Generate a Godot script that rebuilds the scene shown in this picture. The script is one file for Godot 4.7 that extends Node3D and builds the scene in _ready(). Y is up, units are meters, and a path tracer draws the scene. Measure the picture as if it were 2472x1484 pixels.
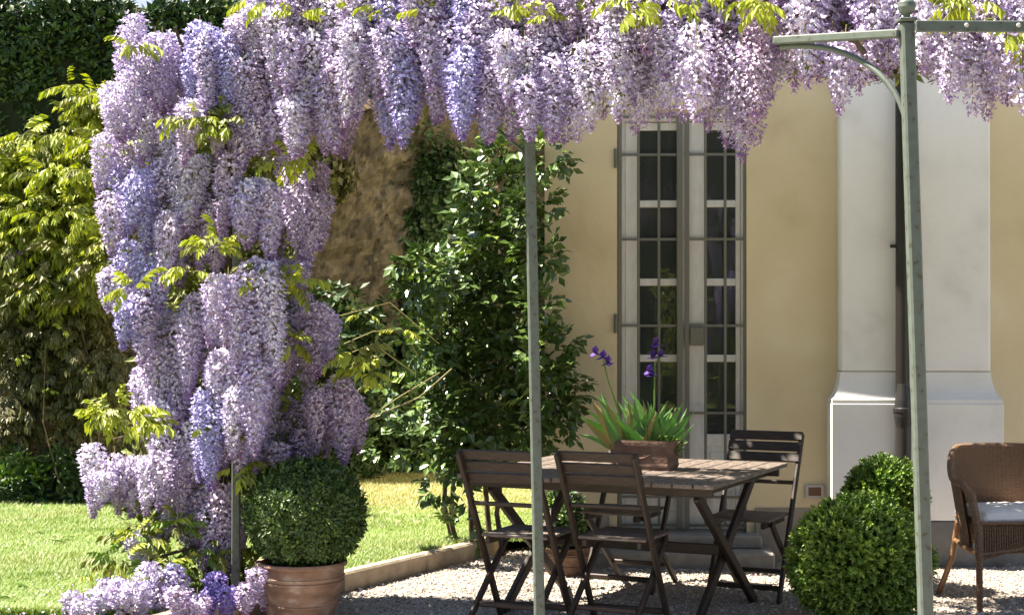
extends Node3D
# A garden terrace: wisteria over an iron pergola, a cream house front with a barred French door,
# a folding table with chairs, clipped box balls, a climbing rose, a lawn under a retaining wall.

const F := 3920.0            # focal length in the units the layout was measured in
const EYE := 1.55

class MB:
	var v := PackedVector3Array()
	var n := PackedVector3Array()
	var c := PackedColorArray()
	var u := PackedVector2Array()
	var col := Color(1, 1, 1)
	func tri(a: Vector3, b: Vector3, d: Vector3) -> void:
		var k := (d - a).cross(b - a).normalized()
		v.append(a); v.append(b); v.append(d)
		n.append(k); n.append(k); n.append(k)
		c.append(col); c.append(col); c.append(col)
	func tri_out(a: Vector3, b: Vector3, d: Vector3, mid: Vector3) -> void:
		if (d - a).cross(b - a).dot((a + b + d) / 3.0 - mid) < 0.0:
			tri(a, d, b)
		else:
			tri(a, b, d)
	func quad_out(a: Vector3, b: Vector3, d: Vector3, e: Vector3, mid: Vector3) -> void:
		tri_out(a, b, d, mid); tri_out(a, d, e, mid)
	func quad(a: Vector3, b: Vector3, d: Vector3, e: Vector3) -> void:
		tri(a, b, d); tri(a, d, e)
	func tri_n(a: Vector3, b: Vector3, d: Vector3, na: Vector3, nb: Vector3, nd: Vector3) -> void:
		if (d - a).cross(b - a).dot(na + nb + nd) < 0.0:
			v.append(a); v.append(d); v.append(b)
			n.append(na); n.append(nd); n.append(nb)
		else:
			v.append(a); v.append(b); v.append(d)
			n.append(na); n.append(nb); n.append(nd)
		c.append(col); c.append(col); c.append(col)
	# a box with small chamfers
	func box(at: Vector3, size: Vector3, bev := 0.004, turn := Basis()) -> void:
		var h := size * 0.5
		var b: float = minf(bev, minf(h.x, minf(h.y, h.z)) * 0.6)
		var p := {}
		for sx in [-1, 1]:
			for sy in [-1, 1]:
				for sz in [-1, 1]:
					var k: int = (sx + 1) * 2 + (sy + 1) + (sz + 1) / 2
					p[k] = [at + turn * Vector3(sx * h.x, sy * (h.y - b), sz * (h.z - b)), at + turn * Vector3(sx * (h.x - b), sy * h.y, sz * (h.z - b)), at + turn * Vector3(sx * (h.x - b), sy * (h.y - b), sz * h.z)]
		var faces := [[0, 1, 3, 2, 0], [4, 5, 7, 6, 0], [0, 1, 5, 4, 1], [2, 3, 7, 6, 1], [0, 2, 6, 4, 2], [1, 3, 7, 5, 2]]
		for f in faces:
			quad_out(p[f[0]][f[4]], p[f[1]][f[4]], p[f[2]][f[4]], p[f[3]][f[4]], at)
		if b < 0.0005:
			return
		var edges := [[0, 4, 1, 2], [1, 5, 1, 2], [2, 6, 1, 2], [3, 7, 1, 2], [0, 2, 0, 2], [1, 3, 0, 2], [4, 6, 0, 2], [5, 7, 0, 2], [0, 1, 0, 1], [2, 3, 0, 1], [4, 5, 0, 1], [6, 7, 0, 1]]
		for e in edges:
			quad_out(p[e[0]][e[2]], p[e[1]][e[2]], p[e[1]][e[3]], p[e[0]][e[3]], at)
		for k in 8:
			tri_out(p[k][0], p[k][1], p[k][2], at)
	# a round tube along a path
	func tube(path: Array, radii: Array, sides := 8) -> void:
		var rings := []
		var norms := []
		var ref := Vector3(0.31, 0.2, 0.93).normalized()
		for i in path.size():
			var d: Vector3 = (path[mini(i + 1, path.size() - 1)] - path[maxi(i - 1, 0)]).normalized()
			var a := ref.cross(d).normalized()
			var b := d.cross(a)
			var r: float = radii[mini(i, radii.size() - 1)]
			var ring := PackedVector3Array()
			var nn := PackedVector3Array()
			for s in sides:
				var t := TAU * s / sides
				var o := a * cos(t) + b * sin(t)
				ring.append(path[i] + o * r)
				nn.append(o)
			rings.append(ring); norms.append(nn)
		for i in path.size() - 1:
			for s in sides:
				var e := (s + 1) % sides
				tri_n(rings[i][s], rings[i][e], rings[i + 1][e], norms[i][s], norms[i][e], norms[i + 1][e])
				tri_n(rings[i][s], rings[i + 1][e], rings[i + 1][s], norms[i][s], norms[i + 1][e], norms[i + 1][s])
		for k in [0, path.size() - 1]:
			for s in sides - 2:
				tri_out(rings[k][0], rings[k][s + 1], rings[k][s + 2], path[1 if k == 0 else path.size() - 2])
	# a turned shape round the y axis: profile of (radius, height)
	func lathe(profile: Array, sides := 28, at := Vector3.ZERO, squash := Vector3.ONE) -> void:
		for i in profile.size() - 1:
			var p: Vector2 = profile[i]
			var q: Vector2 = profile[i + 1]
			var e := (q - p)
			var m := Vector2(e.y, -e.x).normalized()
			for s in sides:
				var t0 := TAU * s / sides
				var t1 := TAU * (s + 1) / sides
				var d0 := Vector3(cos(t0), 0, sin(t0))
				var d1 := Vector3(cos(t1), 0, sin(t1))
				var n0 := (d0 * m.x + Vector3.UP * m.y).normalized()
				var n1 := (d1 * m.x + Vector3.UP * m.y).normalized()
				var a := at + (d0 * p.x + Vector3.UP * p.y) * squash
				var b := at + (d1 * p.x + Vector3.UP * p.y) * squash
				var g := at + (d1 * q.x + Vector3.UP * q.y) * squash
				var h := at + (d0 * q.x + Vector3.UP * q.y) * squash
				tri_n(a, b, g, n0, n1, n1); tri_n(a, g, h, n0, n1, n0)
	# a folded, drooping leaf of four faces
	func leaf(o: Vector3, dir: Vector3, up: Vector3, length: float, width: float, fold := 0.25, droop := 0.2) -> void:
		var side := dir.cross(up).normalized()
		var nn := side.cross(dir).normalized()
		var mid := o + dir * length * 0.42 - nn * width * fold
		var l := o + dir * length * 0.45 - side * width * 0.5
		var r := o + dir * length * 0.45 + side * width * 0.5
		var tip := o + dir * length - nn * length * droop
		tri(o, mid, l); tri(o, r, mid); tri(mid, tip, l); tri(mid, r, tip)
	func out() -> ArrayMesh:
		var a := []
		a.resize(Mesh.ARRAY_MAX)
		a[Mesh.ARRAY_VERTEX] = v
		a[Mesh.ARRAY_NORMAL] = n
		a[Mesh.ARRAY_COLOR] = c
		if u.size() == v.size():
			a[Mesh.ARRAY_TEX_UV] = u
		var m := ArrayMesh.new()
		m.add_surface_from_arrays(Mesh.PRIMITIVE_TRIANGLES, a)
		return m

var M := {}
var rng := RandomNumberGenerator.new()
var used := {}

func rf(a: float, b: float) -> float:
	return rng.randf_range(a, b)

func rdir() -> Vector3:
	var y := rf(-1, 1)
	var t := rf(0, TAU)
	var r := sqrt(1 - y * y)
	return Vector3(r * cos(t), y, r * sin(t))

# a point at a given distance in front of the house visitor's eye
func P(x: float, y: float, depth: float) -> Vector3:
	return Vector3((x - 1236.0) / F * depth, EYE - (y - 762.0) / F * depth, -depth)

func numbered(parent: Node, called: String) -> String:
	var key := str(parent.get_instance_id()) + called
	var k: int = used.get(key, 0)
	used[key] = k + 1
	return called if k == 0 else "%s_%03d" % [called, k]

func thing(called: String, label: String, category: String, at := Vector3.ZERO, turn := 0.0, group := "") -> Node3D:
	var o := Node3D.new()
	o.name = numbered(self, called)
	o.position = at
	o.rotation.y = turn
	o.set_meta("label", label)
	o.set_meta("category", category)
	if group:
		o.set_meta("group", group)
	add_child(o, true)
	return o

func part(parent: Node3D, called: String, mesh: Mesh, mat: Material, at := Transform3D()) -> MeshInstance3D:
	var o := MeshInstance3D.new()
	o.name = numbered(parent, called)
	o.mesh = mesh
	o.material_override = mat
	o.transform = at
	parent.add_child(o, true)
	return o

func scatter(parent: Node, called: String, mesh: Mesh, mat: Material, places: Array, tints := []) -> MultiMeshInstance3D:
	var mm := MultiMesh.new()
	mm.transform_format = MultiMesh.TRANSFORM_3D
	mm.use_colors = tints.size() > 0
	mm.mesh = mesh
	mm.instance_count = places.size()
	for i in places.size():
		mm.set_instance_transform(i, places[i])
		if tints.size():
			mm.set_instance_color(i, tints[i])
	var o := MultiMeshInstance3D.new()
	o.name = numbered(parent, called)
	o.multimesh = mm
	o.material_override = mat
	o.set_meta("kind", "stuff")
	parent.add_child(o, true)
	return o

func struct(called: String, mesh: Mesh, mat: Material, label: String, parent: Node = self) -> MeshInstance3D:
	var o := MeshInstance3D.new()
	o.name = numbered(parent, called)
	o.mesh = mesh
	o.material_override = mat
	o.set_meta("kind", "structure")
	o.set_meta("label", label)
	parent.add_child(o, true)
	return o

# a straight chamfered bar from one point to another, its length along its own x
var bar_meshes := {}
func bar(parent: Node3D, called: String, a: Vector3, b: Vector3, w: float, h: float, mat: Material, up := Vector3.UP, bev := 0.004) -> MeshInstance3D:
	var x := (b - a).normalized()
	var z := x.cross(up).normalized()
	var y := z.cross(x)
	var size := Vector3(a.distance_to(b), h, w)
	var key := "%.3f %.3f %.3f %.3f" % [size.x, h, w, bev]
	if not bar_meshes.has(key):
		var m := MB.new()
		m.box(Vector3.ZERO, size, bev)
		bar_meshes[key] = m.out()
	return part(parent, called, bar_meshes[key], mat, Transform3D(Basis(x, y, z), (a + b) * 0.5))

func boxpart(parent: Node3D, called: String, lo: Vector3, hi: Vector3, mat: Material, bev := 0.004) -> MeshInstance3D:
	var m := MB.new()
	m.box(Vector3.ZERO, hi - lo, bev)
	return part(parent, called, m.out(), mat, Transform3D(Basis(), (lo + hi) * 0.5))

# ---------------------------------------------------------------- materials
func noise_tex(freq: float, octaves: int, sd: int, ramp: Array, size := 512, kind := FastNoiseLite.TYPE_SIMPLEX_SMOOTH) -> NoiseTexture2D:
	var nz := FastNoiseLite.new()
	nz.noise_type = kind
	nz.frequency = freq
	nz.fractal_octaves = octaves
	nz.seed = sd
	var t := NoiseTexture2D.new()
	t.width = size
	t.height = size
	t.seamless = true
	t.noise = nz
	if ramp.size():
		var g := Gradient.new()
		var offs := PackedFloat32Array()
		var cols := PackedColorArray()
		for r in ramp:
			offs.append(r[0])
			cols.append((r[1] as Color).linear_to_srgb())
		g.offsets = offs
		g.colors = cols
		t.color_ramp = g
	return t

func std(albedo: Color, rough := 0.8, spec := 0.5) -> StandardMaterial3D:
	var m := StandardMaterial3D.new()
	m.albedo_color = albedo.linear_to_srgb()
	m.roughness = rough
	m.metallic_specular = spec
	return m

func foliage(albedo: Color, rough: float, back: Color) -> StandardMaterial3D:
	var m := std(albedo, rough)
	m.vertex_color_use_as_albedo = true
	m.cull_mode = BaseMaterial3D.CULL_DISABLED
	if back.v > 0.0:
		m.backlight_enabled = true
		m.backlight = back
	return m

func textured(tex: Texture2D, scale: Vector3, rough: float, bump: Texture2D = null, cm := 0.3, world := true) -> StandardMaterial3D:
	var m := StandardMaterial3D.new()
	m.albedo_texture = tex
	m.roughness = rough
	m.uv1_triplanar = true
	m.uv1_world_triplanar = world
	m.uv1_scale = scale
	if bump:
		m.heightmap_enabled = true
		m.heightmap_texture = bump
		m.heightmap_scale = cm
	return m

func make_materials() -> void:
	var fine := noise_tex(0.06, 5, 3, [])
	var coarse := noise_tex(0.02, 6, 8, [])
	M.yellow = textured(noise_tex(0.006, 5, 11, [[0.0, Color(0.56, 0.45, 0.27)], [0.3, Color(0.66, 0.55, 0.345)], [0.7, Color(0.70, 0.595, 0.39)], [1.0, Color(0.75, 0.655, 0.46)]]), Vector3.ONE * 0.35, 0.9, fine, 0.25)
	M.white = textured(noise_tex(0.008, 5, 12, [[0.0, Color(0.68, 0.665, 0.63)], [0.3, Color(0.79, 0.78, 0.755)], [0.5, Color(0.83, 0.82, 0.795)], [1.0, Color(0.86, 0.85, 0.83)]]), Vector3.ONE * 0.4, 0.88, fine, 0.25)
	M.plinth = textured(noise_tex(0.012, 5, 13, [[0.0, Color(0.22, 0.20, 0.17)], [0.6, Color(0.30, 0.275, 0.235)], [1.0, Color(0.36, 0.33, 0.28)]]), Vector3.ONE * 0.5, 0.92, fine, 0.4)
	M.darkplinth = textured(noise_tex(0.012, 5, 14, [[0.0, Color(0.10, 0.10, 0.10)], [0.6, Color(0.14, 0.14, 0.14)], [1.0, Color(0.19, 0.185, 0.18)]]), Vector3.ONE * 0.5, 0.92, fine, 0.4)
	M.step = textured(noise_tex(0.02, 5, 15, [[0.0, Color(0.20, 0.19, 0.17)], [1.0, Color(0.33, 0.31, 0.28)]]), Vector3.ONE * 0.8, 0.9, coarse, 0.5)
	M.kerb = textured(noise_tex(0.02, 6, 16, [[0.0, Color(0.22, 0.17, 0.12)], [0.5, Color(0.34, 0.28, 0.21)], [1.0, Color(0.44, 0.38, 0.30)]]), Vector3.ONE * 0.9, 0.92, coarse, 0.6)
	M.stone = textured(noise_tex(0.02, 6, 17, [[0.0, Color(0.05, 0.046, 0.036)], [0.35, Color(0.105, 0.092, 0.07)], [0.6, Color(0.17, 0.15, 0.115)], [1.0, Color(0.30, 0.27, 0.21)]]), Vector3(0.8, 0.5, 0.8), 0.95, coarse, 1.5)
	M.stone.vertex_color_use_as_albedo = true
	M.gravel = textured(noise_tex(0.05, 5, 18, [[0.0, Color(0.18, 0.155, 0.13)], [0.5, Color(0.31, 0.275, 0.24)], [1.0, Color(0.45, 0.41, 0.37)]]), Vector3.ONE * 1.6, 0.95, coarse, 0.8)
	M.soil = textured(noise_tex(0.03, 5, 19, [[0.0, Color(0.10, 0.13, 0.025)], [0.55, Color(0.17, 0.21, 0.045)], [1.0, Color(0.26, 0.24, 0.09)]]), Vector3.ONE * 0.6, 0.95, coarse, 1.0)
	M.meadow = textured(noise_tex(0.02, 5, 20, [[0.0, Color(0.10, 0.13, 0.03)], [0.55, Color(0.20, 0.24, 0.06)], [1.0, Color(0.30, 0.30, 0.12)]]), Vector3.ONE * 0.4, 0.95, coarse, 2.0)
	var grain := noise_tex(0.02, 5, 21, [[0.0, Color(0.013, 0.008, 0.006)], [0.5, Color(0.027, 0.016, 0.011)], [1.0, Color(0.055, 0.035, 0.025)]])
	M.wood = textured(grain, Vector3(0.9, 9, 9), 0.55, coarse, 0.06, false)
	var grain2 := noise_tex(0.02, 5, 22, [[0.0, Color(0.065, 0.05, 0.042)], [0.5, Color(0.15, 0.12, 0.102)], [1.0, Color(0.29, 0.25, 0.225)]])
	M.tabletop = textured(grain2, Vector3(0.9, 9, 9), 0.6, coarse, 0.08, false)
	M.terracotta = textured(noise_tex(0.015, 6, 23, [[0.0, Color(0.11, 0.07, 0.05)], [0.4, Color(0.23, 0.135, 0.09)], [0.62, Color(0.27, 0.17, 0.12)], [0.78, Color(0.36, 0.29, 0.23)], [1.0, Color(0.46, 0.41, 0.36)]]), Vector3(0.8, 1.4, 0.8), 0.88, fine, 0.25)
	M.oldclay = textured(noise_tex(0.015, 6, 24, [[0.0, Color(0.08, 0.05, 0.04)], [0.5, Color(0.155, 0.092, 0.066)], [1.0, Color(0.25, 0.175, 0.135)]]), Vector3(1.2, 1.6, 1.2), 0.9, fine, 0.25)
	M.iron = std(Color(0.10, 0.122, 0.108), 0.5)
	M.iron.albedo_texture = noise_tex(0.035, 5, 25, [[0.0, Color(0.55, 0.33, 0.2)], [0.2, Color(0.6, 0.42, 0.3)], [0.235, Color(0.80, 0.81, 0.78)], [0.7, Color(0.97, 0.98, 0.96)], [1.0, Color(1, 1, 1)]])
	M.iron.uv1_triplanar = true
	M.iron.uv1_scale = Vector3.ONE * 1.2
	M.grille = std(Color(0.15, 0.145, 0.115), 0.5)
	M.joinery = std(Color(0.78, 0.77, 0.735), 0.5)
	M.joinery.albedo_texture = noise_tex(0.02, 4, 26, [[0.0, Color(0.86, 0.85, 0.83)], [1.0, Color(1, 1, 1)]])
	M.joinery.uv1_triplanar = true
	M.joinery.uv1_scale = Vector3(2, 0.6, 2)
	M.pipe = std(Color(0.014, 0.011, 0.010), 0.42)
	M.castiron = std(Color(0.022, 0.020, 0.020), 0.4)
	M.blackiron = std(Color(0.025, 0.025, 0.025), 0.7)
	M.dark = std(Color(0.05, 0.045, 0.04), 0.9)
	M.glass = std(Color(1, 1, 1, 1), 0.0)
	M.glass.albedo_color = Color(0.9, 0.95, 0.93, 0.06)
	M.glass.transparency = BaseMaterial3D.TRANSPARENCY_ALPHA
	M.glass.metallic_specular = 0.75
	M.roof = textured(noise_tex(0.03, 4, 27, [[0.0, Color(0.25, 0.12, 0.07)], [1.0, Color(0.40, 0.22, 0.13)]]), Vector3.ONE * 0.8, 0.9)
	M.lace = std(Color(0.40, 0.38, 0.35), 0.9)
	M.cloth = std(Color(0.74, 0.71, 0.70), 0.95)
	M.bark = textured(noise_tex(0.02, 6, 28, [[0.0, Color(0.035, 0.026, 0.018)], [0.5, Color(0.085, 0.06, 0.042)], [1.0, Color(0.17, 0.13, 0.095)]]), Vector3(5, 1.0, 5), 0.95, coarse, 0.8)
	M.twig = std(Color(0.16, 0.11, 0.065), 0.85)
	M.cane = std(Color(0.30, 0.27, 0.10), 0.6)
	M.metalbox = std(Color(0.45, 0.44, 0.42), 0.5)
	M.rust = std(Color(0.16, 0.08, 0.05), 0.8)
	# flowers: four tints of the same bloom
	M.bloom = [foliage(Color(1.0, 0.98, 0.97), 0.7, Color(0.36, 0.35, 0.35)), foliage(Color(0.90, 0.84, 0.90), 0.7, Color(0.36, 0.33, 0.36)), foliage(Color(0.70, 0.70, 0.90), 0.7, Color(0.22, 0.22, 0.28)), foliage(Color(0.80, 0.70, 0.75), 0.7, Color(0.24, 0.21, 0.23)), foliage(Color(0.48, 0.40, 0.74), 0.7, Color(0.2, 0.17, 0.34))]
	M.lime = foliage(Color(0.35, 0.43, 0.05), 0.5, Color(0.8, 0.8, 0.1))
	M.olive = foliage(Color(0.16, 0.195, 0.035), 0.55, Color(0.6, 0.58, 0.1))
	M.fresh = foliage(Color(0.14, 0.24, 0.04), 0.5, Color(0.5, 0.6, 0.1))
	M.rose = foliage(Color(0.09, 0.15, 0.034), 0.24, Color(0.16, 0.24, 0.04))
	M.rose.metallic_specular = 0.62
	M.roseyoung = foliage(Color(0.25, 0.34, 0.07), 0.35, Color(0.5, 0.6, 0.1))
	M.rosered = foliage(Color(0.32, 0.08, 0.03), 0.4, Color(0.6, 0.2, 0.06))
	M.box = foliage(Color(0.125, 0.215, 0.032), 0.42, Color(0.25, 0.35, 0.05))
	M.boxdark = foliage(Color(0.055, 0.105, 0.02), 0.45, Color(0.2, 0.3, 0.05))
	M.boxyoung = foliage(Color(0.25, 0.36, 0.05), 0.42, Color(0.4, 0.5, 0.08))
	M.hedge = foliage(Color(0.035, 0.075, 0.022), 0.5, Color(0.2, 0.3, 0.05))
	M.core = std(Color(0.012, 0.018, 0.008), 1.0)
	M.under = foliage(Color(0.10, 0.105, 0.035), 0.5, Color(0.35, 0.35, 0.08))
	M.iris = foliage(Color(0.13, 0.27, 0.065), 0.42, Color(0.4, 0.62, 0.1))
	M.irisold = foliage(Color(0.26, 0.22, 0.08), 0.7, Color(0.4, 0.36, 0.12))
	M.irisflower = foliage(Color(0.085, 0.03, 0.24), 0.6, Color(0.25, 0.08, 0.6))
	M.grass = foliage(Color(1, 1, 1), 0.6, Color(0.55, 0.6, 0.3))
	M.pebble = foliage(Color(1, 1, 1), 0.9, Color(0, 0, 0))
	# woven cane: strands over and under, as colour and relief
	var im := Image.create(64, 64, false, Image.FORMAT_RGB8)
	var hm := Image.create(64, 64, false, Image.FORMAT_RGB8)
	var r2 := RandomNumberGenerator.new()
	r2.seed = 5
	for y in 64:
		for x in 64:
			var across := ((x / 16) + (y / 8)) % 2 == 0
			var hgt := absf(sin(PI * (y % 8 + 0.5) / 8.0)) if across else 0.55 * absf(sin(PI * (x % 16 + 0.5) / 16.0))
			var k := 0.72 + 0.28 * hgt + r2.randf_range(-0.05, 0.05)
			im.set_pixel(x, y, Color(0.215 * k, 0.125 * k, 0.07 * k).linear_to_srgb())
			hm.set_pixel(x, y, Color(hgt, hgt, hgt))
	M.wicker = StandardMaterial3D.new()
	M.wicker.albedo_texture = ImageTexture.create_from_image(im)
	M.wicker.heightmap_enabled = true
	M.wicker.heightmap_texture = ImageTexture.create_from_image(hm)
	M.wicker.heightmap_scale = 0.5
	M.wicker.uv1_triplanar = true
	M.wicker.uv1_scale = Vector3.ONE * 11.0
	M.wicker.roughness = 0.6
	M.canewood = std(Color(0.24, 0.13, 0.065), 0.5)

# ---------------------------------------------------------------- plant pieces
var racemes := []            # [length, mesh]
func raceme_mesh(length: float, wide: float, sd: int, loose := 0.0) -> ArrayMesh:
	var r := RandomNumberGenerator.new()
	r.seed = sd
	var b := MB.new()
	b.col = Color(0.22, 0.20, 0.10)
	b.tube([Vector3(0, 0.03, 0), Vector3(0.004, -length * 0.5, 0.003), Vector3(0, -length, 0)], [0.003, 0.002, 0.001], 3)
	var count := int(length * lerpf(1750.0, 1000.0, loose))
	for i in count:
		var t := pow(r.randf(), 0.9)
		var prof := wide * (0.45 + 0.55 * smoothstep(0.0, 0.16, t)) * pow(1.0 - t, 0.72) + 0.010
		var a := r.randf() * TAU
		var rad := prof * r.randf_range(0.55, 1.08 + loose * 0.3)
		var o := Vector3(cos(a), 0, sin(a))
		var p := o * rad + Vector3.DOWN * (t * length + r.randf_range(0.0, 0.02))
		if t > 0.74 and r.randf() < (t - 0.70) * 3.2:
			b.col = Color(0.33, 0.2, 0.46).lerp(Color(0.5, 0.36, 0.6), r.randf())
			var q := (o * 0.7 + Vector3.DOWN * 0.8).normalized()
			b.leaf(p - q * 0.008, q, Vector3.UP, 0.017, 0.008, 0.3, 0.0)
			continue
		var s := 0.0115 * r.randf_range(0.8, 1.25) * (1.0 - 0.3 * t)
		var nn := (o * 0.95 + Vector3.UP * r.randf_range(0.1, 0.85) + Vector3(r.randf_range(-0.3, 0.3), 0, r.randf_range(-0.3, 0.3))).normalized()
		var side := nn.cross(Vector3.UP).normalized()
		var up := side.cross(nn)
		side = side.rotated(nn, r.randf_range(-0.6, 0.6))
		up = up.rotated(nn, r.randf_range(-0.6, 0.6))
		b.col = Color(0.90, 0.90, 0.96).lerp(Color(0.68, 0.64, 0.83), r.randf())
		var b0 := p - up * s * 0.8
		var l1 := p - side * s * 0.85 - nn * s * 0.35
		var l2 := p - side * s * 0.55 + up * s * 0.8 - nn * s * 0.3
		var r1 := p + side * s * 0.85 - nn * s * 0.35
		var r2 := p + side * s * 0.55 + up * s * 0.8 - nn * s * 0.3
		var t0 := p + up * s * 0.95
		b.tri(b0, l1, l2); b.tri(b0, l2, t0); b.tri(b0, t0, r2); b.tri(b0, r2, r1)
		b.col = Color(0.38, 0.31, 0.60).lerp(Color(0.56, 0.49, 0.72), r.randf())
		var k := p + nn * s * 1.1 - up * s * 0.7
		b.tri(p + up * s * 0.2, p - side * s * 0.4 - up * s * 0.7, k)
		b.tri(p + up * s * 0.2, k, p + side * s * 0.4 - up * s * 0.7)
	return b.out()

func pick_raceme(length: float, loose: bool) -> Array:
	var best := []
	var gap := 99.0
	var from := rng.randi_range(0, racemes.size() - 1)
	for i in racemes.size():
		var e: Array = racemes[(i + from) % racemes.size()]
		if e[2] != loose:
			continue
		var d: float = absf(log(e[0] / length))
		if d < gap - 0.02:
			gap = d
			best = e
	return best

func add_raceme(root: Node3D, top: Vector3, length: float, tone: int, loose := false, lean := Vector3.ZERO, fat := 1.0) -> void:
	var e := pick_raceme(length, loose)
	var k: float = clampf(length / e[0], 0.75, 1.3)
	var bs := Basis(Vector3.UP, rf(0, TAU)).scaled(Vector3(lerpf(1, k, 0.5) * fat, k, lerpf(1, k, 0.5) * fat))
	var down := (Vector3.DOWN + lean + Vector3(rf(-0.1, 0.1), 0, rf(-0.1, 0.1))).normalized()
	bs = Basis(Quaternion(Vector3.DOWN, down)) * bs
	part(root, "flower_raceme", e[1], M.bloom[tone], Transform3D(bs, top - root.position))

func make_plant_pieces() -> void:
	for k in 12:
		var lens := [0.20, 0.28, 0.36, 0.46, 0.58, 0.70]
		var wid := [0.056, 0.063, 0.069, 0.074, 0.078, 0.080]
		racemes.append([lens[k % 6], raceme_mesh(lens[k % 6], wid[k % 6], 300 + k), false])
	for k in 6:
		var lens := [0.22, 0.32, 0.44]
		var wid := [0.056, 0.062, 0.068]
		racemes.append([lens[k % 3], raceme_mesh(lens[k % 3], wid[k % 3], 330 + k, 1.0), true])
	for k in 5:
		sprays.append(spray_mesh(200 + k, 4 + k % 2, 0.12, 0.072))

func raceme_group(root: Node3D, x0: float, x1: float, yt: float, yb: float, count: int, tones: Array, z0: float, z1: float, loose := false, fat := 1.0) -> void:
	for i in count:
		var x := lerpf(x0, x1, (i + rf(0.2, 0.8)) / count)
		var top := yt + rf(-0.12, 0.42) * (yb - yt)
		var z := rf(z0, z1)
		var length := (yb - top) * rf(0.72, 1.12) * z / F
		var lean := Vector3((x - (x0 + x1) * 0.5) / (x1 - x0) * 0.12, 0, 0)
		add_raceme(root, P(x, top, z), maxf(length, 0.14), tones[rng.randi_range(0, tones.size() - 1)], loose, lean, fat * rf(0.85, 1.15))

var sprays := []
func spray_mesh(sd: int, pairs: int, length: float, leaf_len: float) -> ArrayMesh:
	var r := RandomNumberGenerator.new()
	r.seed = sd
	var b := MB.new()
	var pts := []
	for i in pairs + 1:
		var t := float(i) / pairs
		pts.append(Vector3(r.randf_range(-0.006, 0.006), -0.22 * t * t * length * 2.0, t * length))
	b.col = Color(0.8, 0.7, 0.5)
	b.tube(pts, [0.0025, 0.0015], 3)
	for i in range(1, pairs + 1):
		var dir: Vector3 = (pts[i] - pts[i - 1]).normalized()
		for s in ([-1, 1] if i < pairs else [-1, 0, 1]):
			var d: Vector3 = (dir * (0.55 if s != 0 else 1.2) + Vector3.RIGHT * s * 0.75 + Vector3.DOWN * r.randf_range(0.2, 1.3)).normalized()
			var k := r.randf_range(0.75, 1.15)
			b.col = Color(1, 1, 1).lerp(Color(0.85, 0.62, 0.4), r.randf() * 0.5)
			b.leaf(pts[i], d, Vector3.UP + Vector3(r.randf_range(-0.4, 0.4), 0, r.randf_range(-0.4, 0.4)), leaf_len * k, leaf_len * 0.42 * k, 0.22, 0.25)
	return b.out()

func add_sprays(root: Node3D, x: float, y: float, radius: float, z: float, count: int, mats: Array, size := 1.0, deep := 1.0, called := "leaf_spray") -> void:
	var mid := P(x, y, z)
	var r := radius / F * z
	for i in count:
		var d := rdir()
		d.y = absf(d.y) * 0.9 - 0.25
		d.z *= deep
		var at := mid + d * r * sqrt(rf(0.05, 1.0)) * Vector3(1, 0.8, 1) * 0.75
		var aim := (d + Vector3(rf(-0.5, 0.5), rf(-0.2, 0.3), rf(-0.2, 0.6))).normalized()
		var up := (Vector3.UP + rdir() * 0.35).normalized()
		var bs := Basis.looking_at(-aim, up).scaled(Vector3.ONE * size * rf(0.75, 1.2))
		part(root, called, sprays[rng.randi_range(0, sprays.size() - 1)], mats[rng.randi_range(0, mats.size() - 1)], Transform3D(bs, at - root.position))

func leaf_tuft(sd: int, count: int, reach: float, length: float, width: float, updown := 0.4) -> ArrayMesh:
	var r := RandomNumberGenerator.new()
	r.seed = sd
	var b := MB.new()
	for i in count:
		var a := r.randf() * TAU
		var d := Vector3(cos(a), r.randf_range(-updown, updown + 0.4), sin(a)).normalized()
		var k := r.randf_range(0.75, 1.2)
		var g := r.randf_range(0.75, 1.2)
		b.col = Color(g, g, g)
		b.leaf(d * reach * r.randf_range(0.1, 1.0), (d + Vector3(r.randf_range(-0.5, 0.5), r.randf_range(-0.5, 0.5), r.randf_range(-0.5, 0.5))).normalized(), (Vector3.UP + Vector3(r.randf_range(-0.6, 0.6), 0, r.randf_range(-0.6, 0.6))), length * k, width * k, 0.2, 0.15)
	return b.out()

func blob(radius: Vector3, sd: int, rough := 0.12) -> ArrayMesh:
	var nz := FastNoiseLite.new()
	nz.seed = sd
	nz.frequency = 1.6
	var b := MB.new()
	var rows := 14
	var cols := 20
	var pts := []
	for i in rows + 1:
		var ring := []
		for j in cols:
			var t := PI * i / rows
			var p := TAU * j / cols
			var d := Vector3(sin(t) * cos(p), cos(t), sin(t) * sin(p))
			ring.append(d * radius * (1.0 + rough * nz.get_noise_3d(d.x, d.y, d.z)))
		pts.append(ring)
	for i in rows:
		for j in cols:
			var e := (j + 1) % cols
			b.quad_out(pts[i][j], pts[i][e], pts[i + 1][e], pts[i + 1][j], Vector3.ZERO)
	return b.out()

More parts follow.
